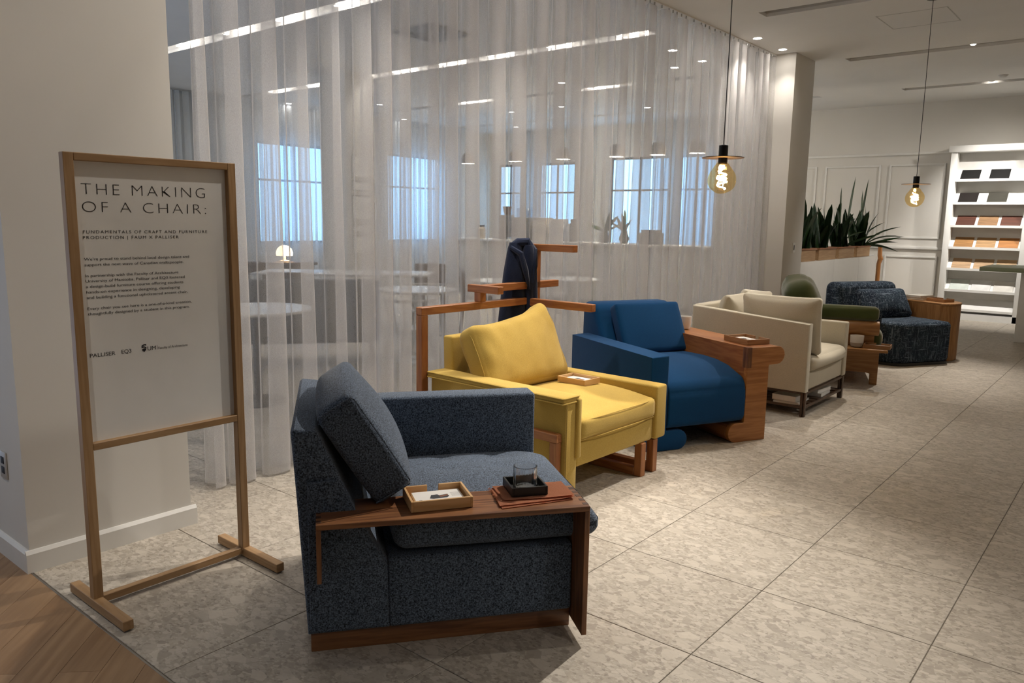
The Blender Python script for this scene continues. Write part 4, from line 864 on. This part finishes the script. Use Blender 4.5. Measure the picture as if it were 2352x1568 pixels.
# ------------------------------------------------------------------ room behind the drapery
def round_table(x, y, r, h, label, top, leg):
    t = thing('cafe_table', (x, y, 0), 0, label, 'table', 'round tables behind the drapery')
    B().lathe([(0, h-.025), (r-.02, h-.025), (r, h-.012), (r, h), (0, h)], 40).build('table_top', top, t); B().lathe([(.03, .03), (.03, h-.025)], 16, cap=False).build('stem', leg, t); B().lathe([(0, 0), (.22, 0), (.22, .012), (.03, .03), (0, .03)], 28).build('foot', leg, t); return t
round_table(-5.35, 3.35, .42, .74, 'round white table left behind the drapery beside the grey bench', M_WHITE, M_BLACK)
round_table(-5.75, 5.45, .40, .74, 'round white table behind the drapery beside the spindle chair', M_WHITE, M_WHITE)
round_table(-5.9, 7.0, .40, .74, 'round white table farther behind the drapery', M_WHITE, M_WHITE)
round_table(-5.9, 8.3, .40, .70, 'round white table behind the drapery behind the blue armchair', M_WHITE, M_WHITE)
t = thing('upholstered_bench', (-6.45, 4.3, 0), R(52), 'grey upholstered bench with a tall back behind the drapery', 'bench')
B().cushion(.95, .07, .23, .04, (0, .01, 0), 10, T(0, 0, .62)).build('backrest', M_BENCH, t); B().cushion(.95, .28, .12, .05, (0, 0, .02), 10, T(0, .30, .34)).build('seat', M_BENCH, t)
for sx in (-.85, .85):
    for sy in (.06, .52): B().tube([(sx, sy, .24), (sx*1.04, sy, 0)], [.024, .016], 8).build('leg', M_DKW, t)
def spindle_chair(x, y, rz, label, mat):
    t = thing('spindle_chair', (x, y, 0), rz, label, 'chair', 'spindle chairs behind the drapery')
    B().lathe([(0, .435), (.18, .435), (.20, .445), (.20, .46), (0, .455)], 32).build('seat', mat, t)
    for sx in (-1, 1):
        for sy in (-1, 1): B().tube([(sx*.12, sy*.12, .44), (sx*.21, sy*.2, 0)], [.018, .012], 8).build('leg', mat, t)
    B().tube([(-.165, .155, .2), (.165, .155, .2)], .009, 8).build('stretcher', mat, t); B().tube([(-.165, -.155, .2), (.165, -.155, .2)], .009, 8).build('stretcher', mat, t)
    pts = [(.235*math.cos(R(a)), .235*math.sin(R(a)), .72) for a in range(-10, 191, 20)]
    B().tube(pts, .014, 8).build('top_rail', mat, t)
    for a in range(-5, 190, 27): B().tube([(.175*math.cos(R(a)), .175*math.sin(R(a)), .455), (.23*math.cos(R(a)), .23*math.sin(R(a)), .715)], .007, 6).build('spindle', mat, t)
    return t
PALE = plain('pale_grey_wood', (.45, .44, .42), .5)
spindle_chair(-5.22, 4.84, R(200), 'pale spindle-back chair behind the drapery beside the cherry rack', PALE)
spindle_chair(-6.1, 5.95, R(40), 'pale spindle-back chair on the far side of the round table', PALE)
spindle_chair(-6.3, 8.7, R(60), 'pale spindle-back chair behind the blue armchair', PALE)
def dining_chair(x, y, rz, label):
    t = thing('dining_chair', (x, y, 0), rz, label, 'chair', 'dark dining chairs behind the drapery')
    B().cushion(.22, .22, .03, .025, (0, 0, .01), 8, T(0, 0, .45)).build('seat', M_DKW, t); B().cushion(.22, .02, .14, .02, (0, .01, 0), 8, T(0, .22, .68) @ RX(-8)).build('backrest', M_DKW, t)
    for sx in (-.19, .19):
        B().tube([(sx, -.18, .43), (sx*1.05, -.2, 0)], [.018, .012], 8).build('leg', M_DKW, t); B().tube([(sx, .26, .72), (sx, .21, .43), (sx*1.05, .25, 0)], [.014, .018, .012], 8).build('leg', M_DKW, t)
DCL = ['nearest the drapery at the long table', 'second along the near side of the long table', 'on the far side of the long table', 'at the right end of the long table', 'farthest left beside the pillar']
for k, (x, y, r_) in enumerate(((-7.75, 5.35, 220), (-8.45, 5.05, 215), (-7.75, 7.55, 40), (-6.8, 7.55, 130), (-9.75, 5.25, 300))): dining_chair(x, y, R(r_), 'dark dining chair behind the drapery, '+DCL[k])
t = thing('dining_table', (-8.1, 6.4, 0), R(40), 'long pale dining table behind the drapery', 'table')
B().box(-1.1, 1.1, -.42, .42, .72, .745, .006).build('table_top', plain('pale_top', (.55, .54, .52), .4), t)
for sx in (-.95, .95):
    for sy in (-.33, .33): B().tube([(sx, sy, .72), (sx*1.03, sy*1.05, 0)], [.03, .02], 8).build('leg', M_DKW, t)
t = thing('console_table', (-10.6, 7.1, 0), R(60), 'dark low console table behind the drapery under the glowing lamp', 'table')
B().box(-.55, .55, -.2, .2, .70, .74, .005).build('table_top', M_DKW, t); B().box(-.5, .5, -.16, .16, .58, .70).build('drawer_box', M_DKW, t)
for sx in (-.48, .48):
    for sy in (-.15, .15): B().tube([(sx, sy, .6), (sx, sy, 0)], .018, 8).build('leg', M_DKW, t)
t = thing('table_lamp', (-10.6, 7.18, .742), 0, 'glowing cream dome lamp on the console behind the drapery', 'lamp')
B().lathe([(.125, .09), (.13, .14), (.11, .20), (.06, .245), (0, .255)], 28, cap=False).build('shade', emit('lamp_shade_glow', (1, .78, .48), 1.6), t); B().lathe([(0, 0), (.08, 0), (.08, .015), (.02, .025), (.02, .12), (0, .12)], 20).build('base', M_WHITE, t)
# pillar with notices
t = struct('wall_pillar', B().box(-9.3, -8.75, 6.95, 7.45, 0, CEIL), M_WALL)
for i, (z0, z1) in enumerate(((2.0, 2.3), (1.82, 1.95), (1.42, 1.75), (1.25, 1.35), (.95, 1.2))):
    o = thing('notice', (-8.745, 7.22, z0), 0, ['tall pale notice topmost on the pillar', 'narrow pale notice second from the top on the pillar', 'pale notice in the middle of the pillar', 'narrow pale notice fourth from the top on the pillar', 'lowest pale notice on the pillar'][i]+' behind the drapery', 'notice', 'notices on the pillar')
    B().box(0, .006, -.17, .17, 0, z1-z0, .001, 1).build('sheet', M_PAPER, o); B().box(.005, .012, -.18, .18, z1-z0-.012, z1-z0, .001, 1).build('rail', plain('notice_rail', (.2, .2, .2), .5), o)
# service counter with its clutter
t = thing('service_counter', (-8.3, 11.7, 0), 0, 'long white service counter behind the drapery', 'counter')
B().box(-2.7, 2.9, -.35, .4, 1.03, 1.07, .005).build('counter_top', M_WHITE, t)
for i in range(5): B().box(-2.62+i*1.1, -1.53+i*1.1, -.28, .35, .06, 1.03, .003).build('front_panel', M_WALL, t)
B().box(-2.6, 2.8, -.22, .3, 0, .06).build('plinth', M_BLACK, t)
ITEMS = [('espresso_machine', 'machine', 'grey espresso machine on the counter behind the drapery', -9.35, .52, .42, (.16, .16, .16)), ('coffee_grinder', 'grinder', 'dark coffee grinder on the counter behind the drapery', -9.78, .16, .46, (.08, .08, .08)),
         ('paper_bag', 'bag', 'pale paper bag on the counter beside the espresso machine', -8.88, .26, .42, (.50, .45, .38)), ('box', 'box', 'printed white box on the counter behind the drapery', -8.52, .24, .40, (.45, .45, .46)),
         ('till_screen', 'screen', 'dark till screen on the counter behind the drapery', -6.62, .30, .24, (.06, .06, .07)), ('storage_jar', 'jar', 'round jar at the left end of the counter', -10.45, .18, .26, (.40, .34, .28)), ('canister', 'canister', 'tall dark canister on the counter behind the drapery', -8.22, .14, .40, (.10, .10, .10))]
for nm, cat, lab, x, w, h, c in ITEMS:
    o = thing(nm, (x, 11.62, 1.071), 0, lab, cat); mm_ = plain('item_'+nm, c, .5, var=.1)
    if nm in ('storage_jar', 'canister'):
        B().lathe([(0, 0), (w*.45, 0), (w*.5, .03), (w*.5, h*.75), (w*.36, h*.86), (w*.36, h*.9), (0, h*.9)], 20).build('body', mm_, o); B().lathe([(0, h*.9), (w*.38, h*.9), (w*.38, h), (0, h)], 20).build('lid', M_INK, o)
    else:
        B().box(-w/2, w/2, -.16, .16, .04 if 'machine' in nm else 0, h*.8, .012).build('body', mm_, o); B().box(-w*.42, w*.42, -.13, .13, h*.8, h, .01).build('top', mm_, o)
        if nm == 'espresso_machine': B().box(-w/2, w/2, -.19, .16, 0, .05, .005).build('drip_tray', M_METAL, o); B().tube([(-.1, -.17, .2), (-.1, -.3, .19)], .012, 8).build('filter_handle', M_BLACK, o); B().lathe([(0, 0), (.14, 0), (.155, .16), (.15, .17), (0, .17)], 20, c=(0, 0, h)).build('bean_hopper', thin_glass('hopper_glass', (.7, .75, .8), .1), o)
        if nm == 'coffee_grinder': B().lathe([(0, h), (.05, h), (.09, h+.16), (0, h+.17)], 16).build('hopper', M_DKW, o)
        if nm == 'till_screen': B().box(-.03, .03, -.03, .03, 0, .06).build('stand', M_BLACK, o)
for k, (x, h, lab) in enumerate(((-7.55, .50, 'left leafy plant in a vase on the counter'), (-7.15, .48, 'right leafy plant in a vase on the counter'))):
    o = thing('vase_plant', (x, 11.62, 1.071), 0, lab, 'plant', 'vase plants on the counter'); B().lathe([(0, 0), (.06, 0), (.09, .08), (.05, .2), (.055, .22), (0, .21)], 20).build('vase', plain('dark_vase', (.07, .075, .07), .4), o); rnd = random.Random(k)
    for i in range(10):
        lo = bpy.data.objects.new('leaf', leafm[i % 3]); COL.objects.link(lo); lo.parent = o; lo.location = (0, 0, .2); lo.rotation_euler = (rnd.gauss(0, .5), rnd.gauss(0, .5), rnd.uniform(0, 6)); lo.scale = (.25, .6, h*rnd.uniform(.5, .9))
for k, x in enumerate((-10.7, -9.5, -8.4, -7.28, -6.5, -5.8)):
    t = thing('dome_pendant', (x, 11.5, 2.45), 0, 'dome pendant lamp over the service counter, %s from the left' % ['first', 'second', 'third', 'fourth', 'fifth', 'sixth'][k], 'pendant lamp', 'dome pendants over the counter')
    B().lathe([(.13, .07), (.135, .14), (.12, .22), (.07, .27), (.015, .285), (0, .29)], 24, cap=False).build('shade', plain('dome_grey', (.30, .28, .26), .5), t); B().tube([(0, 0, .28), (0, 0, CEIL-2.45)], .004, 6).build('cord', M_BLACK, t)
    B().lathe([(.12, .08), (.11, .072), (0, .07)], 24, cap=False).build('diffuser', emit('dome_glow', (1, .88, .68), 9), t)
    d = bpy.data.lights.new('dome_lamp', 'POINT'); d.energy = 9; d.color = (1, .86, .66); d.shadow_soft_size = .08; o = bpy.data.objects.new('dome_lamp', d); COL.objects.link(o); o.location = (x, 11.5, 2.47)
# ceiling cassette vent
t = thing('ceiling_vent', (-6.25, 6.15, CEIL), 0, 'square ceiling air vent behind the drapery', 'vent'); M_V = plain('vent_grey', (.3, .3, .3), .5)
for i in range(4): 
    a = .30-.065*i; B().box(-a, a, -a, -a+.03, -.018+.003*i, 0).box(-a, a, a-.03, a, -.018+.003*i, 0).box(-a, -a+.03, -a, a, -.018+.003*i, 0).box(a-.03, a, -a, a, -.018+.003*i, 0).build('louvre', M_V, t)
